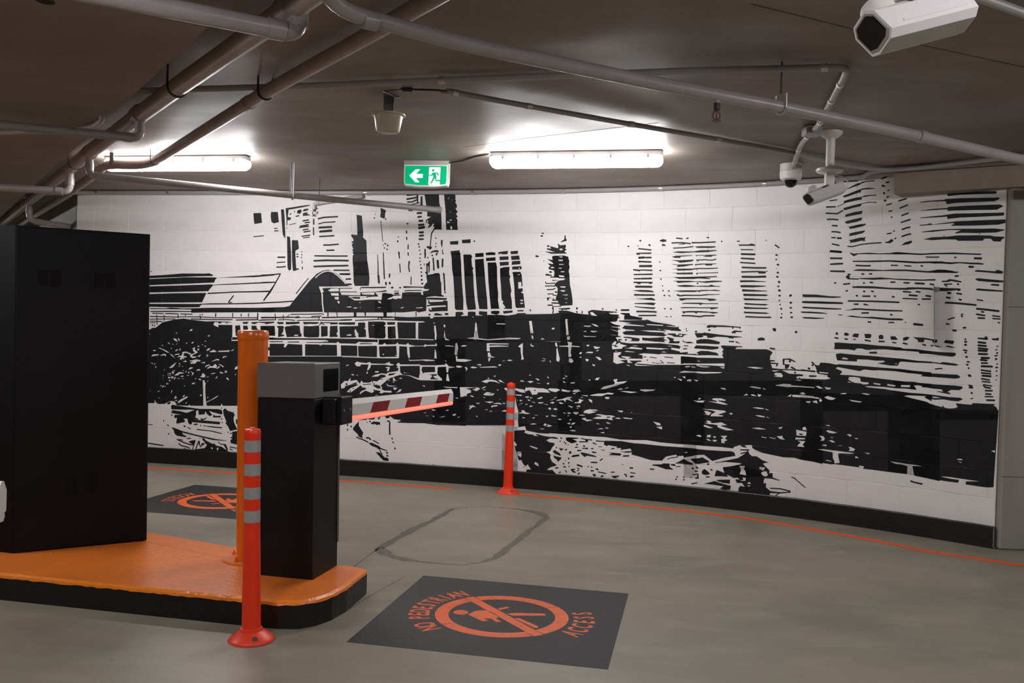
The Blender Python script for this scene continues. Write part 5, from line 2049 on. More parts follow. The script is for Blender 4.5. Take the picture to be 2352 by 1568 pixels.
def clip(poly, hp):
    """keep the part of a convex polygon where n.x*x + n.y*y >= d"""
    nx, ny, d0 = hp
    out = []
    n = len(poly)
    for i in range(n):
        a, b = poly[i], poly[(i + 1) % n]
        da, db = a[0] * nx + a[1] * ny - d0, b[0] * nx + b[1] * ny - d0
        if da >= 0:
            out.append(a)
        if (da >= 0) != (db >= 0):
            t = da / (da - db)
            out.append((a[0] + (b[0] - a[0]) * t, a[1] + (b[1] - a[1]) * t))
    return out
ROWS = {}
for c in CELLS:
    ROWS.setdefault(c[0], []).append(c)
paint = MB()
def lay(tri, layer):
    smin, smax = min(p[0] for p in tri), max(p[0] for p in tri)
    zmin, zmax = min(p[1] for p in tri), max(p[1] for p in tri)
    mi = 1 if layer % 2 else 0
    up = 0.00035 * (layer + 1)
    for r in range(max(0, int((ZC - zmax) / CH)), min(NROW - 1, int((ZC - zmin) / CH)) + 1):
        for (_, a, b, z0, z1, A, B, n) in ROWS[r]:
            if b < smin or a > smax:
                continue
            g = GRV
            # face and the four sloping flanks of the tooled joints
            regions = (((1, 0, a + g), (-1, 0, -b + g), (0, 1, z0 + g), (0, -1, -z1 + g)),
                       ((1, 0, a), (-1, 0, -a - g), (-1, 1, z0 - a), (-1, -1, -z1 - a)),
                       ((-1, 0, -b), (1, 0, b - g), (1, 1, z0 + b), (1, -1, b - z1)),
                       ((0, 1, z0), (0, -1, -z0 - g), (1, -1, a - z0), (-1, -1, -b - z0)),
                       ((0, -1, -z1), (0, 1, z1 - g), (1, 1, a + z1), (-1, 1, z1 - b)))
            for ri, reg in enumerate(regions):
                q = tri
                for hp in reg:
                    q = clip(q, hp)
                    if len(q) < 3:
                        break
                if len(q) < 3:
                    continue
                vs = []
                for s_, z_ in q:
                    k = (s_ - a) / (b - a)
                    dist = (g, s_ - a, b - s_, z_ - z0, z1 - z_)[ri]
                    p = A + (B - A) * k + n * (up - REC * (1 - min(1.0, dist / g)))
                    vs.append((p.x, p.y, z_))
                paint.add(vs, [tuple(range(len(vs)))], mi)
for ln in MURAL.strip().split('\n'):
    head, rest = ln.split(' ', 1)
    nums = list(map(int, rest.split()))
    x = y = 0
    pts = []
    for i in range(0, len(nums), 2):
        x += nums[i]
        y += nums[i + 1]
        pts.append((x * UNIT, y * UNIT))
    layer = int(head[0])
    if head[1] == 's':
        poly = [(p[0], p[1]) for p in stroke_poly(pts, int(head[2:]) * UNIT)]
    else:
        poly = pts
    if len(poly) < 3:
        continue
    tris = tessellate_polygon([[Vector((p[0], p[1], 0)) for p in poly]])
    for t in tris:
        T = [poly[i] for i in t]
        ar = (T[1][0] - T[0][0]) * (T[2][1] - T[0][1]) - (T[2][0] - T[0][0]) * (T[1][1] - T[0][1])
        if abs(ar) < 1e-9:
            continue
        if ar < 0:
            T = T[::-1]
        lay(T, layer)
o = paint.build('mural', [M['mural_black'], M['mural_white']], wall)
o['label'] = 'black city skyline and riverside mural painted on the white blocks'

# black plinth along the foot of the wall
pl = MB()
ns = 60
prof = [(0.0, 0.0), (0.032, 0.0), (0.030, 0.150), (0.026, 0.156), (-0.05, 0.158)]
ring = []
for i in range(ns + 1):
    s = S0 + (S1 - S0) * i / ns
    P, n = wp(s), wn(s)
    j = random.uniform(-0.002, 0.002)
    ring.append([Vector((P.x + n.x * d, P.y + n.y * d, z + (j if z > 0.1 else 0))) for d, z in prof])
vs = [p for r_ in ring for p in r_]
k = len(prof)
pl.add(vs, [(i * k + j, (i + 1) * k + j, (i + 1) * k + j + 1, i * k + j + 1) for i in range(ns) for j in range(k - 1)])
struct(pl.build('baseboard_back', M['plinth_black']), 'black painted plinth along the mural wall')

# beam over the right end of the mural, column, other walls
P, n = wp(3.45), wn(3.45)
BM = [wp(3.535) - wn(3.535) * 0.1, wp(3.535) + wn(3.535) * 0.195, Vector((3.80, 6.12, 0)), Vector((4.6, 5.6, 0)), Vector((4.9, 6.5, 0)), Vector((3.75, 6.75, 0))]
beam = struct(MB().prism([(p.x, p.y) for p in BM], 2.556, ZC).build('trim_1', M['soffit']), 'concrete downstand beam above the right end of the mural')
column = struct(MB().box((3.93, 6.85, ZC / 2), (0.88, 0.90, ZC), bev=0.012).build('wall_right', M['concrete']), 'grey concrete column at the right end of the mural')
for zz in (0.52, 1.72):
    MB().box((3.93, 6.3995, zz), (0.88, 0.002, 0.004)).build('form_joint', M['seam'], column)
E0 = wp(S0)
dL = Vector((-0.576, 0.817, 0))
nL = Vector((0.817, 0.576, 0))
q = [E0 + nL * 0.0, E0 + dL * 8.0, E0 + dL * 8.0 + nL * 0.2, E0 + nL * 0.2]
struct(MB().prism([(p.x, p.y) for p in q], 0, ZC).build('wall_left', M['concrete']), 'bare concrete wall receding beyond the left end of the mural')
MB().box((-2, 17.95, ZC / 2), (22, 0.2, ZC)).build('wall_far', M['concrete'])
MB().box((-12.95, 4, ZC / 2), (0.2, 28, ZC)).build('wall_outer_left', M['concrete'])
MB().box((8.95, 4, ZC / 2), (0.2, 28, ZC)).build('wall_outer_right', M['concrete'])
MB().box((-2, -9.95, ZC / 2), (22, 0.2, ZC)).build('wall_front', M['concrete'])
for nm in ('wall_far', 'wall_outer_left', 'wall_outer_right', 'wall_front'):
    struct(bpy.data.objects[nm])

# ------------------------------------------------------------------ traffic island
ZI = 0.13
ISL = [(-4.6, 4.93), (-2.52, 4.53), (-1.24, 4.262), (-1.05, 4.225), (-0.955, 4.235), (-0.885, 4.29), (-0.83, 4.38), (-0.785, 4.52),
       (-0.735, 4.84), (-0.742, 4.875), (-0.80, 4.905), (-0.90, 4.93), (-1.555, 5.25), (-2.19, 5.562), (-4.6, 6.75)]
def inset_poly(poly, d):
    out = []
    n = len(poly)
    for i in range(n):
        a, b, c = Vector(poly[i - 1]), Vector(poly[i]), Vector(poly[(i + 1) % n])
        u, v = (b - a).normalized(), (c - b).normalized()
        nn = (Vector((-u.y, u.x)) + Vector((-v.y, v.x)))
        nn = nn.normalized() if nn.length > 1e-6 else Vector((-u.y, u.x))
        out.append(tuple(b + nn * d))
    return out
# densify so that the hand-cut paint edge can waver
dn = []
for i in range(len(ISL)):
    a, b = Vector(ISL[i]), Vector(ISL[(i + 1) % len(ISL)])
    m_ = max(1, int((b - a).length / 0.03))
    for k in range(m_):
        dn.append(tuple(a + (b - a) * k / m_))
isl = thing('traffic_island', 'orange topped kerbed island with black sides under the gate', 'island')
r0, r1, r2 = dn, inset_poly(dn, 0.004), inset_poly(dn, 0.022)
n = len(dn)
jit = [random.uniform(-0.003, 0.003) for _ in dn]
kb = MB()
kb.add([(x, y, 0) for x, y in r0] + [(x, y, ZI - 0.020 + jit[i]) for i, (x, y) in enumerate(r0)],
       [(i, (i + 1) % n, n + (i + 1) % n, n + i) for i in range(n)])
kb.build('kerb_face', M['kerb_black'], isl)
kb = MB()
kb.add([(x, y, ZI - 0.020 + jit[i]) for i, (x, y) in enumerate(r0)] + [(x, y, ZI - 0.008) for x, y in r1] + [(x, y, ZI) for x, y in r2],
       [(i, (i + 1) % n, n + (i + 1) % n, n + i) for i in range(n)] + [(n + i, n + (i + 1) % n, 2 * n + (i + 1) % n, 2 * n + i) for i in range(n)])
kb.build('kerb_edge', M['orange_edge'], isl, smooth=True)
kb = MB()
kb.add([(x, y, ZI) for x, y in r2], [tuple(range(n))])
kb.build('painted_top', M['orange_paint'], isl)

LEAN = -0.021
# ------------------------------------------------------------------ barrier gate with its boom
GA = math.atan2(-0.071, 0.308)
GATE_ORG = (-1.284, 4.670, ZI - 0.006)
gate = thing('barrier_gate', 'black boom gate cabinet with a grey head beside the orange post', 'barrier gate', GATE_ORG, (0, LEAN, GA))
GW, GD, GB, GH = 0.316, 0.307, 0.918, 0.178
MB().box((GW / 2, GD / 2, GB / 2), (GW, GD, GB), bev=0.003).build('body', M['black_metal'], gate)
head = MB().box((GW / 2, GD / 2, GB + 0.004 + GH / 2), (GW + 0.006, GD + 0.006, GH), bev=0.003).build('head', M['grey_metal'], gate)
MB().box((GW + 0.0035, 0.192, GB + 0.092), (0.002, 0.185, 0.118)).build('window', M['dark_glass'], head)
MB().box((GW / 2, GD / 2, GB + 0.002), (GW - 0.01, GD - 0.01, 0.008)).build('shadow_gap', M['slat'], gate)
MB().box((GW + 0.004, GD - 0.004, 0.53), (0.008, 0.006, 0.80)).build('door_edge', M['grey_metal'], gate)
br = MB().box((GW + 0.052, 0.18, 0.853), (0.10, 0.145, 0.145), bev=0.004).build('arm_bracket', M['black_metal'], gate)
MB().box((GW + 0.045, 0.095, 0.852), (0.07, 0.05, 0.13), bev=0.004).build('hinge_cover', M['black_metal'], br)
for yy in (0.14, 0.22):
    MB().lathe([(0.006, 0), (0.006, 0.003)], 10, Matrix.Translation((GW + 0.102, yy, 0.855)) @ Matrix.Rotation(math.pi / 2, 4, 'Y')).build('bolt', M['zinc'], br)

def make_boom(parent, length, lit, stripes, sl=0.05):
    """boom along local +y; its profile is a tall octagon with the light strip below"""
    pr = [(-0.018, -0.035), (0.018, -0.035), (0.022, -0.031), (0.022, 0.028), (0.006, 0.056), (-0.006, 0.056), (-0.022, 0.028), (-0.022, -0.031)]
    def extr(pr, y0, y1, m, name, par, tip=0.0):
        nn = len(pr)
        vs = [(x, y0, z) for x, z in pr] + [(x * (1 - tip), y1 - (0.02 if (tip and z > 0.03) else 0), z) for x, z in pr]
        fs = [tuple(range(nn)), tuple(range(nn, 2 * nn))[::-1]] + [(i, nn + i, nn + (i + 1) % nn, (i + 1) % nn) for i in range(nn)]
        return MB().add(vs, fs).build(name, m, par)
    bar = extr(pr, 0, length, M['boom_white'], 'boom_arm', parent, 0.0)
    led = [(-0.020, -0.036), (0.020, -0.036), (0.023, -0.050), (0.016, -0.062), (-0.016, -0.062), (-0.023, -0.050)]
    extr(led, 0.004, length - 0.004, M['boom_led'] if lit else M['boom_led_off'], 'light_strip', bar)
    for y0, y1 in stripes:
        MB().add([(0.0226, y0, -0.031), (0.0226, y1 - sl, -0.031), (0.0226, y1, 0.028), (0.0226, y0 + sl, 0.028)], [(0, 1, 2, 3)]).build('red_stripe', M['boom_red'], bar)
    return bar
bar = make_boom(gate, 1.96, True, [(0.32, 0.64), (0.90, 1.24), (1.54, 1.87)])
bar.location = (GW + 0.052, 0.252, 0.847)
bar.rotation_euler = (-0.022, 0, 0)

# a second gate stands left of the view; only the tip of its boom reaches into the picture
gate2 = thing('barrier_gate', 'boom gate whose white and red boom tip shows at the left edge', 'barrier gate', (-3.35, 2.97, 0), (0, 0, math.radians(-90)))
MB().box((GW / 2, GD / 2, 0.535), (GW, GD, 1.07), bev=0.003).build('body', M['black_metal'], gate2)
MB().box((GW / 2, GD / 2, 1.16), (GW + 0.006, GD + 0.006, GH), bev=0.003).build('head', M['grey_metal'], gate2)
MB().box((GW + 0.052, 0.26, 0.93), (0.10, 0.16, 0.15), bev=0.004).build('arm_bracket', M['black_metal'], gate2)
bar2 = make_boom(gate2, 1.555, False, [(0.30, 0.56), (0.87, 1.13), (1.40, 1.553)], 0.0)
bar2.location = (GW + 0.052, 0.345, 0.885)

# ------------------------------------------------------------------ black equipment cabinet on the island
ca = math.atan2(0.385, 0.577)
cab = thing('equipment_cabinet', 'tall black equipment cabinet with small louvred vents', 'cabinet', (-2.686, 4.935, ZI - 0.008), (0, LEAN + 0.004, ca))
CWd, CDp, CHt = 0.694, 0.55, 1.795
MB().box((CWd / 2, CDp / 2, CHt / 2), (CWd, CDp, CHt), bev=0.003).build('body', M['cabinet'], cab)
MB().box((CWd / 2, -0.003, CHt / 2), (CWd - 0.012, 0.006, CHt - 0.02), bev=0.002).build('front_panel', M['cabinet'], cab)
MB().prism([(0.0, 0.002), (-0.40, 0.456), (-0.15, 0.80), (0.30, 0.50)], 0.0, CHt).build('side_unit', M['cabinet'], cab)
for (u0, z0, z1) in ((0.110, 1.475, 1.552), (0.172, 1.475, 1.552), (0.395, 1.475, 1.555), (0.455, 1.475, 1.555), (0.262, 0.305, 0.425), (0.372, 0.310, 0.430)):
    v = MB()
    k = 0
    while z0 + k * 0.0125 < z1:
        z = z0 + k * 0.0125
        v.add([(u0, -0.0065, z), (u0 + 0.052, -0.0065, z), (u0 + 0.052, -0.0125, z + 0.004), (u0, -0.0125, z + 0.004), (u0, -0.0065, z + 0.0065), (u0 + 0.052, -0.0065, z + 0.0065)],
              [(0, 1, 2, 3), (3, 2, 5, 4), (0, 3, 4), (1, 5, 2)])
        k += 1
    v.build('vent_louvre', M['slat'], cab)

# ------------------------------------------------------------------ orange steel bollard
post = thing('steel_bollard', 'thick orange steel bollard bolted to the island', 'bollard', (-1.398, 4.985, ZI), (0, LEAN, 0))
MB().lathe([(0.080, 0), (0.080, 1.215)], 40).build('tube', M['orange_pipe'], post, smooth=True)
MB().lathe([(0.0835, 1.205), (0.085, 1.210), (0.085, 1.246), (0.080, 1.257), (0.070, 1.260), (0.0, 1.261)], 40, cap=False).build('cap', M['orange_pipe'], post, smooth=True)
fl = MB().lathe([(0.155, -0.008), (0.155, 0.010), (0.152, 0.012), (0.080, 0.012)], 40).build('base_flange', M['orange_paint'], post)
for k in range(4):
    a = math.radians(155 + 90 * k)
    MB().lathe([(0.012, 0.012), (0.012, 0.024), (0.007, 0.025), (0.007, 0.036)], 6, Matrix.Translation((0.122 * math.cos(a), 0.122 * math.sin(a), 0))).build('bolt', M['orange_paint'], fl)

# ------------------------------------------------------------------ flexible posts
def flex_post(label, loc, lean, hgt):
    t = thing('flexible_post', label, 'bollard', loc, (0, lean, 0), 'orange flexible posts with silver bands')
    k = hgt / 0.96
    def rr(z):
        return 0.0425 - 0.0065 * min(1.0, max(0.0, (z - 0.05) / 0.5))
    pr = [(rr(z), z * k) for z in (0.04, 0.2, 0.4, 0.55, 0.75, 0.915)]
    pr += [(0.0365, 0.917 * k), (0.0365, 0.947 * k), (0.033, 0.954 * k), (0.015, 0.956 * k), (0.013, 0.962 * k), (0.0, 0.963 * k)]
    MB().lathe(pr, 32, cap=False).build('post', M['bollard'], t, smooth=True)
    base = MB().lathe([(0.102, 0.0), (0.102, 0.006), (0.096, 0.014), (0.062, 0.038), (0.050, 0.044), (0.048, 0.056), (0.040, 0.058)], 40).build('base', M['bollard_base'], t, smooth=True)
    for q in range(3):
        a = math.radians(-62 + 120 * q)
        X = Matrix.Translation((0.079 * math.cos(a), 0.079 * math.sin(a), 0.0262)) @ Matrix.Rotation(a, 4, 'Z') @ Matrix.Rotation(math.radians(35), 4, 'Y')
        MB().lathe([(0.013, -0.004), (0.013, 0.0008), (0.010, 0.0012), (0.0, 0.0008)], 14, X, cap=False).build('bolt', M['bolt'], base)
    for z0, z1 in ((0.852, 0.905), (0.746, 0.799), (0.641, 0.694), (0.536, 0.589)):
        MB().lathe([(rr(z0) + 0.0006, z0 * k), (rr(z1) + 0.0006, z1 * k)], 32, cap=False).build('reflective_band', M['silver'], t, smooth=True)
    return t
flex_post('orange flexible post with silver bands in front of the island kerb', (-1.130, 4.070, 0), -0.024, 0.955)
flex_post('orange flexible post with silver bands standing against the mural wall', (0.005, 8.07, 0), 0.0, 0.985)

# ------------------------------------------------------------------ painted floor signs
def text_mesh(ch, size, sx):
    cu = bpy.data.curves.new('letter', 'FONT')
    cu.body = ch
    cu.size = size
    cu.offset = size * 0.024
    cu.align_x = 'CENTER'
    cu.resolution_u = 3
    ob = bpy.data.objects.new('letter', cu)
    col.objects.link(ob)
    dg = bpy.context.evaluated_depsgraph_get()
    dg.update()
    me = bpy.data.meshes.new_from_object(ob.evaluated_get(dg))
    vs = [(v.co.x * sx, v.co.y) for v in me.vertices]
    fs = [tuple(p.vertices) for p in me.polygons]
    bpy.data.objects.remove(ob)
    bpy.data.meshes.remove(me)
    bpy.data.curves.remove(cu)
    return vs, fs
def arc_text(par, txt, R, a0, a1, size, sx, z, outward=True):
    n_ = len(txt)
    for i, ch in enumerate(txt):
        if ch == ' ':
            continue
        vs, fs = text_mesh(ch, size, sx)
        a = math.radians(a0 + (a1 - a0) * i / (n_ - 1))     # from the sign's up (or down) axis
        if outward:      # over the top: letter foot towards the centre
            c = Vector((math.sin(a), math.cos(a))) * R
            e, u = Vector((math.cos(a), -math.sin(a))), Vector((math.sin(a), math.cos(a)))
        else:            # along the bottom: letter head towards the centre
            c = Vector((math.sin(a), -math.cos(a))) * R
            e, u = Vector((math.cos(a), math.sin(a))), Vector((-math.sin(a), math.cos(a)))
        MB().add([(*(c + e * x + u * y), z) for x, y in vs], fs).build('letter', M['sign_orange'], par)
def floor_sign(label, loc, ang):
    t = thing('floor_sign', label, 'floor sign', loc, (0, 0, ang), 'no pedestrian access signs painted on the floor')
    h = 0.59
    MB().box((0, 0, 0.0005), (2 * h, 2 * h, 0.001)).build('black_square', M['sign_black'], t)
    z = 0.0014
    # ring in four arcs, bridged beside the slash and across it
    rb = MB()
    slash = math.atan2(0.237 + 0.228, 0.247 + 0.253)
    cuts = []
    for base, half in ((slash, 5.9), (slash + math.pi, 5.9), (slash + math.pi / 2, 0.5), (slash - math.pi / 2, 0.5)):
        cuts.append((base, math.radians(half)))
    cuts.sort()
    for i in range(4):
        a0 = cuts[i][0] + cuts[i][1]
        a1 = cuts[(i + 1) % 4][0] - cuts[(i + 1) % 4][1]
        if a1 < a0:
            a1 += 2 * math.pi
        N = 20
        vs = []
        for k in range(N + 1):
            a = a0 + (a1 - a0) * k / N
            vs += [(0.268 * math.cos(a), 0.268 * math.sin(a), z), (0.335 * math.cos(a), 0.335 * math.sin(a), z)]
        ring_o = MB().add(vs, [(2 * k, 2 * k + 1, 2 * k + 3, 2 * k + 2) for k in range(N)]).build('ring_segment', M['sign_orange'], t)
    X = Matrix.Rotation(slash, 4, 'Z')
    MB().add([X @ Vector(p) for p in ((-0.340, -0.027, z), (0.340, -0.027, z), (0.340, 0.027, z), (-0.340, 0.027, z))], [(0, 1, 2, 3)]).build('slash', M['sign_orange'], t)
    pg = MB()
    def poly(L):
        tr = tessellate_polygon([[Vector((x, y, 0)) for x, y in L]])
        out = []
        for q in tr:
            A_, B_, C_ = [L[i] for i in q]
            ar = (B_[0] - A_[0]) * (C_[1] - A_[1]) - (C_[0] - A_[0]) * (B_[1] - A_[1])
            out.append(tuple(q) if ar > 0 else tuple(q)[::-1])
        pg.add([(x, y, z) for x, y in L], out)
    poly([(-0.043, 0.164), (0.032, 0.143), (0.056, 0.091), (0.040, 0.066), (-0.010, 0.022), (-0.030, 0.012), (-0.045, 0.012), (-0.062, 0.016), (-0.100, -0.020), (-0.118, 0.002), (-0.072, 0.036), (-0.073, 0.076), (-0.105, 0.045), (-0.125, 0.070), (-0.057, 0.145)])
    poly([(0.100, 0.044), (0.151, 0.002), (0.134, -0.014), (0.080, 0.026)])
    poly([(0.030, -0.018), (0.058, -0.059), (0.090, -0.198), (0.078, -0.214), (0.060, -0.211), (0.008, -0.056)])
    poly([(-0.030, -0.070), (-0.020, -0.095), (-0.117, -0.205), (-0.140, -0.212), (-0.147, -0.192)])
    poly([(-0.016 + 0.038 * math.cos(k * math.pi / 9), 0.208 + 0.038 * math.sin(k * math.pi / 9)) for k in range(18)])
    pg.build('walking_figure', M['sign_orange'], t)
    arc_text(t, 'NO PEDESTRIAN', 0.366, -46, 46, 0.142, 0.56, z)
    arc_text(t, 'ACCESS', 0.462, -25, 21, 0.142, 0.56, z, False)
    return t
SG = math.atan2(0.98, 0.2) - math.pi / 2 + math.pi / 2      # the sign's own right-hand direction in plan
floor_sign('black and orange no pedestrian access square on the floor right of the island', (-0.007, 4.541, 0), SG)
floor_sign('black and orange no pedestrian access square behind the island near the plinth', (-2.29, 7.274, 0), SG + math.pi)

# ------------------------------------------------------------------ ceiling services
def pipe_run(name, label, pts, r, m, cat='pipe', fil=None, couplings=(), group=None):
    t = thing(name, label, cat, group=group)
    path = fillet(pts, fil if fil else r * 3.2)
    MB().tube(path, r, 16).build('tube', m, t, smooth=True)
    for p, d in couplings:
        d = Vector(d).normalized()
        p = Vector(p)
        MB().tube([p - d * r * 0.9, p + d * r * 0.9], r * 1.13, 16).build('coupling', m, t, smooth=True)
    return t
def clevis(t, p, d, r, ztop=ZC, strap=0.012, m='wire'):
    """wire or strap loop hung from the slab round a pipe at p running along d"""
    d = Vector((d[0], d[1], 0)).normalized()
    n_ = Vector((-d.y, d.x, 0))
    P = Vector(p)
    loop = [P + n_ * (r + 0.004) + Vector((0, 0, ztop - P.z))]
    for k in range(9):
        a = math.pi * k / 8
        loop.append(P + n_ * (r + 0.004) * math.cos(a) - Vector((0, 0, (r + 0.004) * math.sin(a))))
    loop.append(P - n_ * (r + 0.004) + Vector((0, 0, ztop - P.z)))
    return MB().tube(loop, strap / 2, 6).build('hanger', M[m], t, smooth=True)

# main along the soffit edge
d1 = (-0.562, 0.827, 0)
t = pipe_run('drain_pipe', 'thick grey pipe along the edge of the lower ceiling band', [(-0.30, 2.68, 2.64), (-0.993, 3.641, 2.64), (-1.77, 4.705, 2.64), (-3.107, 6.593, 2.64), (-5.09, 9.472, 2.64), (-6.9, 12.1, 2.64)], 0.048, M['pipe_dark'], 'pipe',
             couplings=[((-0.90, 3.50, 2.64), d1), ((-2.243, 5.36, 2.64), d1), ((-3.13, 6.63, 2.64), d1)])
clevis(t, (-1.78, 4.72, 2.64), d1, 0.048)
clevis(t, (-3.45, 7.08, 2.64), d1, 0.048, strap=0.006)
t = pipe_run('drain_pipe', 'slimmer grey pipe running beside the thick one towards the left lamp', [(-0.05, 3.01, 2.67), (-0.275, 3.339, 2.67), (-0.696, 3.944, 2.67), (-1.359, 4.869, 2.67), (-2.852, 7.105, 2.67), (-3.02, 7.24, 2.665), (-3.27, 7.215, 2.66), (-3.62, 7.72, 2.64), (-4.423, 8.893, 2.63), (-5.786, 10.814, 2.62), (-6.4, 11.7, 2.62)], 0.036, M['pipe_dark'],
             couplings=[((-1.535, 5.135, 2.67), (-0.555, 0.83, 0))])
clevis(t, (-1.37, 4.885, 2.67), (-0.555, 0.83), 0.036)
clevis(t, (-2.80, 7.02, 2.67), (-0.555, 0.83), 0.036, strap=0.006)
MB().box((-3.22, 7.20, 2.705), (0.03, 0.012, 0.10)).build('strap', M['strap'], t)
# branches crossing under the band
def branch(label, px, py, z0, z1, end, r, rz, m='pipe', hang=None):
    t = pipe_run('branch_pipe', label, [(px, py, z0), (px, py, z1), end], r, M[m], fil=rz,
                 couplings=[((px, py, (z0 + z1) / 2 + 0.005), (0, 0, 1)), (Vector((px, py, z1)) + (Vector(end) - Vector((px, py, z1))).normalized() * (rz * 1.25), Vector(end) - Vector((px, py, z1)))])
    return t
branch('grey branch pipe turning down from the thick pipe at the top edge', -0.862, 3.49, 2.64, 2.54, (-3.4, 2.02, 2.53), 0.036, 0.065)
branch('grey branch pipe crossing left above the cabinet, middle of three', -2.236, 5.36, 2.60, 2.497, (-4.6, 4.50, 2.50), 0.026, 0.05)
branch('pinkish grey branch pipe just above the cabinet top', -3.613, 7.334, 2.60, 2.45, (-6.8, 6.60, 2.46), 0.030, 0.06)
branch('short grey branch pipe ending in front of the bare concrete wall', -5.08, 9.47, 2.62, 2.44, (-4.70, 9.60, 2.40), 0.030, 0.07)
# capped branch past the left lamp
t = branch('long capped grey pipe crossing in front of the mural below the left lamp', -3.141, 6.662, 2.60, 2.48, (-0.684, 8.06, 2.497), 0.026, 0.05)
clevis(t, (-1.83, 7.41, 2.487), (0.87, 0.49), 0.026, strap=0.014, m='conduit')
MB().tube([(-0.70, 8.05, 2.497), (-0.672, 8.066, 2.497)], 0.030, 16).build('end_cap', M['pipe'], t, smooth=True)
MB().tube([(-1.845, 7.40, 2.52), (-1.845, 7.40, ZC)], 0.006, 8).build('rod', M['wire'], t, smooth=True)
def sprinkler(parent, loc, m='brass', s=1.0, label=None):
    if label:
        t = thing('fire_sprinkler', label, 'sprinkler', loc)
    else:
        t = bpy.data.objects.new('sprinkler_head', None)
        t.empty_display_size = 0.05
        col.objects.link(t)
        t.parent = parent
        t.location = loc
    MB().lathe([(0.016 * s, 0.03 * s), (0.016 * s, 0.0), (0.011 * s, -0.002 * s), (0.011 * s, -0.010 * s)], 14).build('socket', M[m], t, smooth=True)
    fr = MB()
    for sg in (-1, 1):
        fr.tube([(sg * 0.009 * s, 0, -0.008 * s), (sg * 0.017 * s, 0, -0.022 * s), (sg * 0.016 * s, 0, -0.036 * s), (0, 0, -0.048 * s)], 0.0032 * s, 6)
    fr.build('frame', M[m], t, smooth=True)
    MB().lathe([(0.0028 * s, -0.044 * s), (0.0028 * s, -0.012 * s)], 8).build('bulb', M['red_bulb'], t, smooth=True)
    MB().lathe([(0.022 * s, -0.050 * s), (0.022 * s, -0.0535 * s)], 14).build('deflector', M[m], t)
    return t
t = pipe_run('branch_pipe', 'short grey pipe end with a sprinkler beside the mural buildings', [(-1.80, 8.10, 2.47), (-1.80, 8.10, 2.52), (-1.30, 7.72, 2.545)], 0.020, M['pipe'], fil=0.04,
             couplings=[((-1.755, 8.065, 2.522), (0.8, -0.6, 0.04))])
MB().tube([(-1.755, 8.065, 2.53), (-1.755, 8.065, ZC)], 0.004, 8).build('rod', M['wire'], t)
sprinkler(t, (-1.80, 8.10, 2.465))
# the long diagonal sprinkler main
d3 = Vector((0.86, 0.505, 0)).normalized()
t = pipe_run('sprinkler_pipe', 'long grey sprinkler main crossing the ceiling to the right', [(-0.75, 2.95, ZC), (-0.69, 3.26, 2.56), (-0.235, 3.552, 2.54), (0.58, 4.005, 2.54), (1.25, 4.345, 2.54), (2.087, 4.82, 2.54), (2.999, 5.38, 2.54), (4.4, 6.2, 2.54)], 0.030, M['pipe'], fil=0.12,
             couplings=[((-0.56, 3.345, 2.548), d3), ((2.15, 4.855, 2.54), d3)])
clevis(t, (1.25, 4.345, 2.54), d3, 0.030, ztop=2.60, strap=0.010, m='zinc')
MB().tube([(1.245, 4.335, 2.60), (1.245, 4.335, ZC)], 0.005, 8).build('rod', M['wire'], t)
MB().tube([(0.905, 4.17, 2.54), (0.905, 4.17, 2.478)], 0.014, 10).build('drop', M['pipe'], t, smooth=True)
sprinkler(t, (0.905, 4.17, 2.472))
sk = sprinkler(None, (-1.47, 2.80, 2.455), s=1.25, label='dark sprinkler head at the top left edge of the picture')
MB().tube([(0, 0, 0.015), (0, 0, ZB - 2.455)], 0.014, 10).build('drop', M['pipe'], sk, smooth=True)

# conduits
def conduit(label, pts, r, clips=(), fil=0.06, m='conduit', group=None):
    t = thing('conduit', label, 'conduit', group=group)
    MB().tube(fillet(pts, fil), r, 12).build('tube', M[m], t, smooth=True)
    for p, d in clips:
        p, d = Vector(p), Vector(d).normalized()
        c = MB().tube([p - d * 0.016, p + d * 0.016], r + 0.003, 12)
        c.build('saddle_clip', M['zinc'], t, smooth=True)
    return t
wc = [wp(S0 + 0.15 + 0.15 * i) + wn(S0 + 0.15 + 0.15 * i) * 0.03 + Vector((0, 0, 2.727)) for i in range(51)]
wc = [Vector((-8.0, 9.6, 2.57)), Vector((-5.9, 9.45, 2.58)), Vector((-4.75, 9.25, 2.70))] + wc
wc += [wp(3.38) + wn(3.38) * 0.262 + Vector((0, 0, 2.727)), Vector((3.78, 6.09, 2.727)), Vector((4.5, 5.55, 2.727))]
clips = []
for sv in (-4.15, -3.35, -2.2, -1.25, -0.18, 0.69, 1.577, 2.47, 3.25):
    clips.append((wp(sv) + wn(sv) * 0.03 + Vector((0, 0, 2.727)), wp(sv + 0.1) - wp(sv - 0.1)))
conduit('grey conduit following the top of the mural wall', wc, 0.020, clips, fil=0.1)
conduit('dark grey conduit crossing the ceiling to the camera elbow', [(-2.30, 5.15, 2.715), (-1.162, 4.90, 2.715), (-0.406, 4.704, 2.715), (0.281, 4.533, 2.715), (0.827, 4.40, 2.715), (1.535, 4.262, 2.715), (1.573, 4.41, 2.715), (1.786, 5.415, 2.715), (1.803, 5.62, 2.715), (1.85, 5.95, 2.715), (1.915, 6.23, 2.715), (2.045, 6.74, 2.715)], 0.017,
        [((-0.406, 4.704, 2.715), (1, -0.24, 0)), ((1.43, 4.283, 2.715), (1, -0.2, 0)), ((1.60, 4.54, 2.715), (0.21, 1, 0)), ((1.665, 4.85, 2.715), (0.21, 1, 0)), ((1.765, 5.32, 2.715), (0.21, 1, 0)), ((1.812, 5.70, 2.715), (0.1, 1, 0)), ((1.88, 6.08, 2.715), (0.2, 1, 0)), ((1.975, 6.47, 2.715), (0.22, 1, 0))], fil=0.09)
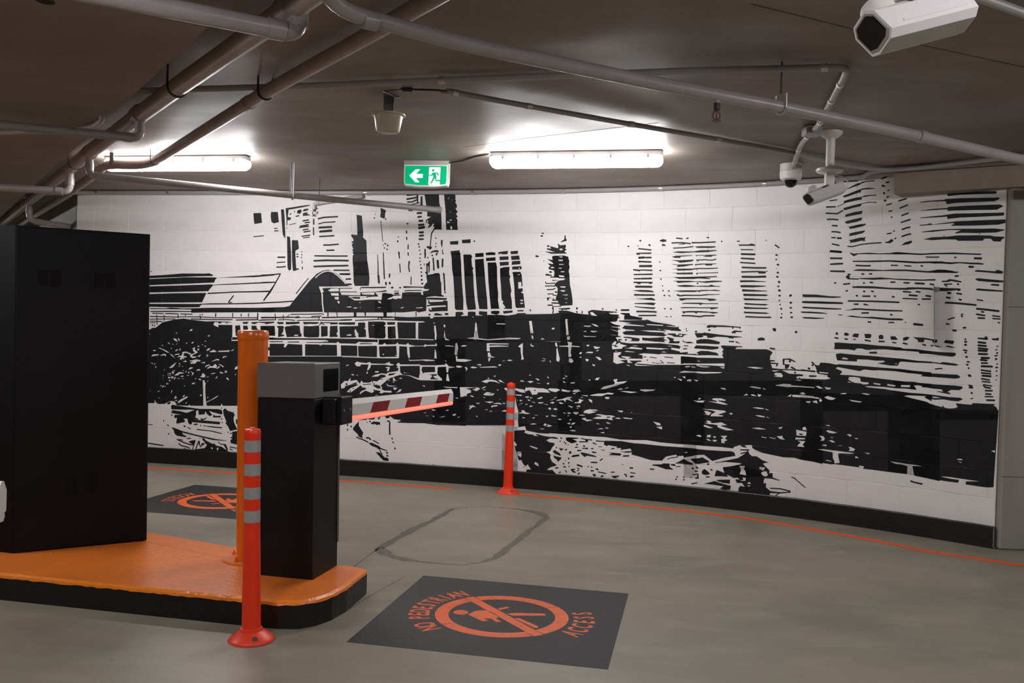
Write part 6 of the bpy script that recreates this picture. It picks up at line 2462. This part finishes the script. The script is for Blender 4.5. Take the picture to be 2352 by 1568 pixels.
conduit('grey conduit sweeping from the speaker cable to the beam', [(-0.40, 4.935, 2.722), (0.054, 5.212, 2.722), (0.688, 5.566, 2.722), (1.295, 5.90, 2.722), (1.998, 6.312, 2.722), (2.40, 6.62, 2.722), (2.72, 6.76, 2.722), (2.93, 6.62, 2.722), (3.40, 6.10, 2.722), (4.2, 5.3, 2.722)], 0.016,
        [((-0.355, 4.962, 2.722), (0.85, 0.5, 0)), ((0.054, 5.212, 2.722), (0.85, 0.5, 0)), ((0.688, 5.566, 2.722), (0.87, 0.48, 0)), ((1.295, 5.90, 2.722), (0.87, 0.5, 0)), ((2.2, 6.47, 2.722), (0.8, 0.6, 0))], fil=0.25)
conduit('short grey pipe crossing the top right corner', [(1.2, 3.07, 2.70), (1.649, 3.318, 2.70), (1.915, 3.473, 2.70), (2.8, 3.98, 2.70)], 0.018)
conduit('dark curved conduit end at the edge of the lower ceiling band', [(-2.40, 5.22, 2.66), (-2.43, 5.30, 2.585), (-2.60, 5.52, 2.575), (-3.4, 5.75, 2.575)], 0.016, fil=0.14, m='pipe_dark')

# ------------------------------------------------------------------ luminaires
def luminaire(label, c, ang, ztop, L=1.255):
    t = thing('strip_light', label, 'light', (c[0], c[1], ztop), (0, 0, ang), 'twin tube strip lights on the ceiling')
    MB().box((0, 0, -0.026), (L, 0.095, 0.052), bev=0.012).build('housing', M['fitting'], t)
    # diffuser: rounded trough with curved ends
    prf = [(0.052, -0.052), (0.052, -0.085), (0.046, -0.103), (0.030, -0.114), (0.0, -0.118)]
    prf = prf + [(-a, z) for a, z in prf[::-1][1:]]
    st = [(-L / 2, 0.55), (-L / 2 + 0.012, 0.82), (-L / 2 + 0.035, 1.0), (L / 2 - 0.035, 1.0), (L / 2 - 0.012, 0.82), (L / 2, 0.55)]
    vs, fs = [], []
    for x, k in st:
        for a, z in prf:
            vs.append((x, a * (0.75 + 0.25 * k), -0.052 + (z + 0.052) * k))
    n_ = len(prf)
    for i in range(len(st) - 1):
        for j in range(n_ - 1):
            fs.append((i * n_ + j, i * n_ + j + 1, (i + 1) * n_ + j + 1, (i + 1) * n_ + j))
    fs.append(tuple(range(n_))[::-1])
    fs.append(tuple(range((len(st) - 1) * n_, len(st) * n_)))
    MB().add(vs, fs).build('diffuser', M['tube'], t, smooth=True)
    for k in range(5):
        x = -L / 2 + 0.10 + k * (L - 0.2) / 4
        MB().box((x, -0.050, -0.048), (0.018, 0.008, 0.024), bev=0.002).build('clip', M['fitting'], t)
    return t
luminaire('lit strip light right of the green exit sign', (0.414, 6.575), -0.221, ZC)
luminaire('lit strip light at the left in front of the pipes', (-2.73, 7.26), -0.203, ZC)
luminaire('strip light under the band left of the cabinet', (-4.5, 4.3), 0.97, ZB)
luminaire('strip light above the viewpoint on the left', (-1.6, 1.5), 0.97, ZB)
luminaire('strip light above the viewpoint on the right', (1.9, 0.9), -0.25, ZC)
luminaire('strip light over the lane right of the view', (4.3, 3.2), 0.5, ZC)
luminaire('strip light far along the ramp on the left', (-7.6, 10.2), 0.97, ZB)
tag(MB().tube(fillet([(-0.55, 7.10, 2.735), (-0.42, 7.02, 2.742), (-0.33, 6.86, 2.745), (-0.22, 6.72, 2.74)], 0.05), 0.006, 8).build('cable', M['wire'], None, smooth=True),
    'thin grey cable between the exit sign and the lamp', 'cable')

# ------------------------------------------------------------------ exit sign
ex = thing('exit_sign', 'green illuminated exit sign with arrow and running figure', 'exit sign', (-0.716, 7.10, ZC), (0, 0, math.radians(-7)))
body = [(-0.178, 0.0), (-0.178, -0.165), (-0.170, -0.196), (-0.06, -0.207), (0.06, -0.207), (0.170, -0.196), (0.178, -0.165), (0.178, 0.0)]
X = Matrix.Rotation(math.pi / 2, 4, 'X')
MB().prism(body, -0.075, 0.0, X).build('housing', M['white_plastic'], ex)
pan = [(-0.172, -0.036), (-0.172, -0.165), (-0.164, -0.191), (-0.06, -0.201), (0.06, -0.201), (0.164, -0.191), (0.172, -0.165), (0.172, -0.036)]
MB().prism(pan[::1], 0.0, 0.003, X).build('lit_frame', M['exit_frame'], ex)
grn = [(-0.166, -0.043), (-0.166, -0.160), (-0.160, -0.184), (-0.06, -0.194), (0.06, -0.194), (0.160, -0.184), (0.166, -0.160), (0.166, -0.043)]
g = MB().prism(grn, 0.003, 0.0042, X).build('green_panel', M['exit_green'], ex)
KP = 0.000436
def sym(name, L, m, y, par):
    P_ = [((x - 760) * KP, -(yy - 225) * KP - 0.0005) for x, yy in L]
    tr = tessellate_polygon([[Vector((x, z_, 0)) for x, z_ in P_]])
    fs = []
    for q in tr:
        A_, B_, C_ = [P_[i] for i in q]
        ar = (B_[0] - A_[0]) * (C_[1] - A_[1]) - (C_[0] - A_[0]) * (B_[1] - A_[1])
        fs.append(tuple(q) if ar > 0 else tuple(q)[::-1])
    return MB().add([(x, -y, z_) for x, z_ in P_], fs).build(name, m, par)
sym('arrow', [(460, 497), (575, 385), (660, 385), (582, 465), (708, 467), (708, 538), (582, 540), (652, 617), (575, 617)], M['exit_white'], 0.0048, ex)
dr = sym('doorway', [(822, 345), (1028, 345), (1024, 590), (1020, 640), (1040, 674), (905, 676), (870, 655), (862, 676), (830, 668), (814, 645)], M['exit_white'], 0.0048, ex)
sym('running_figure', [(820, 482), (855, 482), (890, 437), (975, 437), (1005, 488), (985, 497), (955, 455), (940, 458), (958, 500), (958, 570), (1040, 572), (1055, 590), (1050, 600), (945, 595), (932, 540), (870, 642), (848, 638), (902, 520), (890, 485), (868, 500), (820, 500)], M['exit_green'], 0.0054, dr)
sym('figure_head', [(894 + 23 * math.cos(k * math.pi / 8), 402 + 23 * math.sin(k * math.pi / 8)) for k in range(16)], M['exit_green'], 0.0054, dr)

# ------------------------------------------------------------------ speaker with its strap and wiring
sp = thing('ceiling_speaker', 'cream bucket shaped speaker hanging from a steel strap', 'speaker', (-0.748, 5.19, ZC))
MB().box((0.0, 0.0, -0.055), (0.058, 0.004, 0.11)).build('strap', M['strap'], sp)
MB().box((0.02, 0.02, -0.002), (0.085, 0.045, 0.004)).build('mount_plate', M['strap'], sp)
MB().lathe([(0.062, -0.206), (0.066, -0.202), (0.083, -0.118), (0.097, -0.112), (0.098, -0.106), (0.090, -0.103), (0.04, -0.100), (0.0, -0.100)], 36, cap=False).build('shell', M['cream'], sp, smooth=True)
MB().lathe([(0.0, -0.210), (0.050, -0.209), (0.062, -0.206)], 36, cap=False).build('grille', M['cream'], sp, smooth=True)
MB().tube(fillet([(0.024, -0.006, -0.10), (0.028, -0.010, -0.03), (0.034, -0.02, 0.0 - 0.006), (0.0, -0.09, -0.008), (-0.02, -0.14, -0.010), (0.10, -0.20, -0.012)], 0.03), 0.0028, 6).build('lead', M['wire'], sp, smooth=True)
cb = thing('cable_joint', 'taped black cable joint hanging between speaker and conduit', 'cable')
MB().tube(fillet([(-0.655, 4.985, ZC - 0.012), (-0.56, 4.965, ZC - 0.018), (-0.46, 4.93, ZC - 0.026), (-0.38, 4.945, ZC - 0.028)], 0.04), 0.0055, 8).build('cable', M['wire'], cb, smooth=True)
MB().tube([(-0.645, 4.984, ZC - 0.014), (-0.615, 4.978, ZC - 0.015), (-0.585, 4.971, ZC - 0.017)], 0.013, 10).build('connector', M['wire'], cb, smooth=True)
MB().box((-0.415, 4.935, ZC - 0.038), (0.035, 0.006, 0.014), bev=0.002).build('tag', M['cream'], cb)

# ------------------------------------------------------------------ cameras
dc = thing('dome_camera', 'white dome camera under the ceiling at the conduit end', 'camera', (2.045, 6.79, ZC))
MB().lathe([(0.080, 0.0), (0.080, -0.052)], 32).build('junction_ring', M['white_plastic'], dc, smooth=True)
MB().lathe([(0.0815, -0.054), (0.0815, -0.090), (0.074, -0.112), (0.050, -0.122), (0.0, -0.122)], 32, cap=False).build('housing', M['white_plastic'], dc, smooth=True)
MB().lathe([(0.050, -0.120), (0.047, -0.140), (0.036, -0.160), (0.018, -0.172), (0.0, -0.175)], 24, cap=False).build('dome', M['dark_glass'], dc, smooth=True)
MB().box((1.80, 5.575, 2.715), (0.10, 0.10, 0.05), bev=0.004).build('junction_box', M['conduit'], None)
tag(bpy.data.objects['junction_box'], 'grey conduit junction box beside the camera mount', 'junction box')

def housing_camera(label, front, back, roll, mount, s, group=None):
    """box camera in a sun shield; front and back are the axis ends"""
    front, back = Vector(front), Vector(back)
    ax = (back - front)
    L = ax.length
    ax.normalize()
    zz = Vector((0, 0, 1))
    yv = zz.cross(ax).normalized()
    zv = ax.cross(yv)
    R = Matrix((ax, yv, zv)).transposed().to_4x4() @ Matrix.Rotation(roll, 4, 'X')
    t = thing('housing_camera', label, 'camera', front, R.to_euler(), group)
    hw, hh = 0.043 * s, 0.040 * s
    pr = [(-hw, -hh * 0.75), (-hw * 0.55, -hh), (hw * 0.55, -hh), (hw, -hh * 0.75), (hw, hh * 0.55), (hw * 0.6, hh), (-hw * 0.6, hh), (-hw, hh * 0.55)]
    nn = len(pr)
    def ext(pr, x0, x1, m, name, par, skew=0.0):
        vs = [(x0 + skew * z, y, z) for y, z in pr] + [(x1, y, z) for y, z in pr]
        fs = [tuple(range(nn))[::-1], tuple(range(nn, 2 * nn))] + [(i, (i + 1) % nn, nn + (i + 1) % nn, nn + i) for i in range(nn)]
        return MB().add(vs, fs).build(name, m, par)
    b = ext(pr, 0.0, L, M['camera_white'], 'body', t, -0.25)
    ext([(y * 0.86, z * 0.86) for y, z in pr], -0.0025 , 0.01, M['chrome'], 'front_trim', t, -0.25)
    ext([(y * 0.74, z * 0.74) for y, z in pr], -0.0045, 0.01, M['dark_glass'], 'window', t, -0.25)
    bp = MB().add([(0.012, -hw * 0.55, -hh - 0.0012), (L - 0.004, -hw * 0.55, -hh - 0.0012), (L - 0.004, hw * 0.55, -hh - 0.0012), (0.012, hw * 0.55, -hh - 0.0012)], [(0, 1, 2, 3)][::-1])
    bp.f = [q[::-1] for q in bp.f]
    bp.build('underside', M['camera_grey'], t)
    for sg in (-1, 1):
        MB().box((L * 0.55, sg * (hw + 0.0005), -hh * 0.42), (L * 0.72, 0.004, hh * 0.16), bev=0.0015).build('side_rail', M['camera_white'], t)
        f = MB()
        for k in range(9):
            f.box((L * 0.42 + k * L * 0.045, sg * (hw * 0.86), hh * 0.80), (L * 0.018, hw * 0.30, hh * 0.28))
        f.build('cooling_slots', M['wire'], t)
    MB().lathe([(hw * 0.80, hh * 0.8), (hw * 0.80, hh * 1.55), (hw * 0.72, hh * 1.7), (0, hh * 1.72)], 24, Matrix.Translation((L * 0.20, 0, 0)), cap=False).build('lens_hood', M['white_plastic'], t, smooth=True)
    return t
hcam = housing_camera('white boxed camera hanging in front of the mural tower at the right', (1.826, 5.68, 2.318), (2.055, 5.76, 2.412), -0.30, None, 1.0)
mt = thing('camera_mount', 'white flared ceiling mount carrying the boxed camera', 'camera mount', (1.965, 5.715, ZC))
MB().lathe([(0.070, 0.0), (0.070, -0.010), (0.060, -0.024), (0.030, -0.044)], 32).build('ceiling_flange', M['white_plastic'], mt, smooth=True)
MB().lathe([(0.028, -0.040), (0.026, -0.24)], 28).build('stem', M['white_plastic'], mt, smooth=True)
MB().lathe([(0.030, -0.226), (0.076, -0.229), (0.084, -0.236), (0.084, -0.248), (0.074, -0.256), (0.03, -0.258)], 32).build('lower_flange', M['white_plastic'], mt, smooth=True)
MB().box((0.0, 0.0, -0.305), (0.055, 0.045, 0.10), bev=0.004).build('knuckle', M['white_plastic'], mt)
MB().tube(fillet([(0.01, 0.02, -0.27), (0.10, 0.06, -0.262), (0.16, 0.09, -0.30), (0.13, 0.10, -0.355), (0.085, 0.085, -0.36)], 0.04), 0.004, 8).build('lead', M['white_plastic'], mt, smooth=True)
MB().tube([(0.085, 0.088, -0.352), (0.135, 0.108, -0.332)], 0.013, 10).build('gland', M['wire'], mt, smooth=True)

hc2 = housing_camera('large white boxed camera hanging close at the top right', (0.824, 2.14, 2.147), (1.058, 2.20, 2.228), -0.45, None, 1.12)
mt2 = thing('camera_mount', 'white round mount above the large boxed camera at the top edge', 'camera mount', (0.90, 2.16, ZC))
MB().lathe([(0.070, 0.0), (0.070, -0.010), (0.060, -0.024), (0.030, -0.044)], 32).build('ceiling_flange', M['white_plastic'], mt2, smooth=True)
MB().lathe([(0.028, -0.040), (0.026, -0.36)], 28).build('stem', M['white_plastic'], mt2, smooth=True)
MB().lathe([(0.030, -0.346), (0.076, -0.349), (0.084, -0.356), (0.084, -0.368), (0.074, -0.376), (0.03, -0.378)], 32).build('lower_flange', M['white_plastic'], mt2, smooth=True)
MB().box((0.02, 0.02, -0.44), (0.055, 0.045, 0.14), bev=0.004).build('knuckle', M['white_plastic'], mt2)

# ------------------------------------------------------------------ thin metal plate standing off the wall at the right
P, n = wp(3.80), wn(3.80)
fp = thing('projecting_plate', 'thin grey metal plate standing off the wall near the column', 'sign plate', (P.x, P.y, 1.65))
vdir = (Vector((0, 0, 0)) - P)
vdir = Vector((vdir.x, vdir.y, 0)).normalized()
tt = Vector((vdir.x * 0.999 + 0.01, vdir.y, 0)).normalized()
R3 = Matrix(((tt.x, -tt.y, 0, 0), (tt.y, tt.x, 0, 0), (0, 0, 1, 0), (0, 0, 0, 1)))
MB().box((0.055, 0, 0.0), (0.11, 0.004, 0.45), R3 @ Matrix.Rotation(0.045, 4, 'X')).build('plate', M['strap'], fp)
MB().box((0.012, 0.015, 0.20), (0.03, 0.03, 0.03), R3).build('bracket', M['strap'], fp)
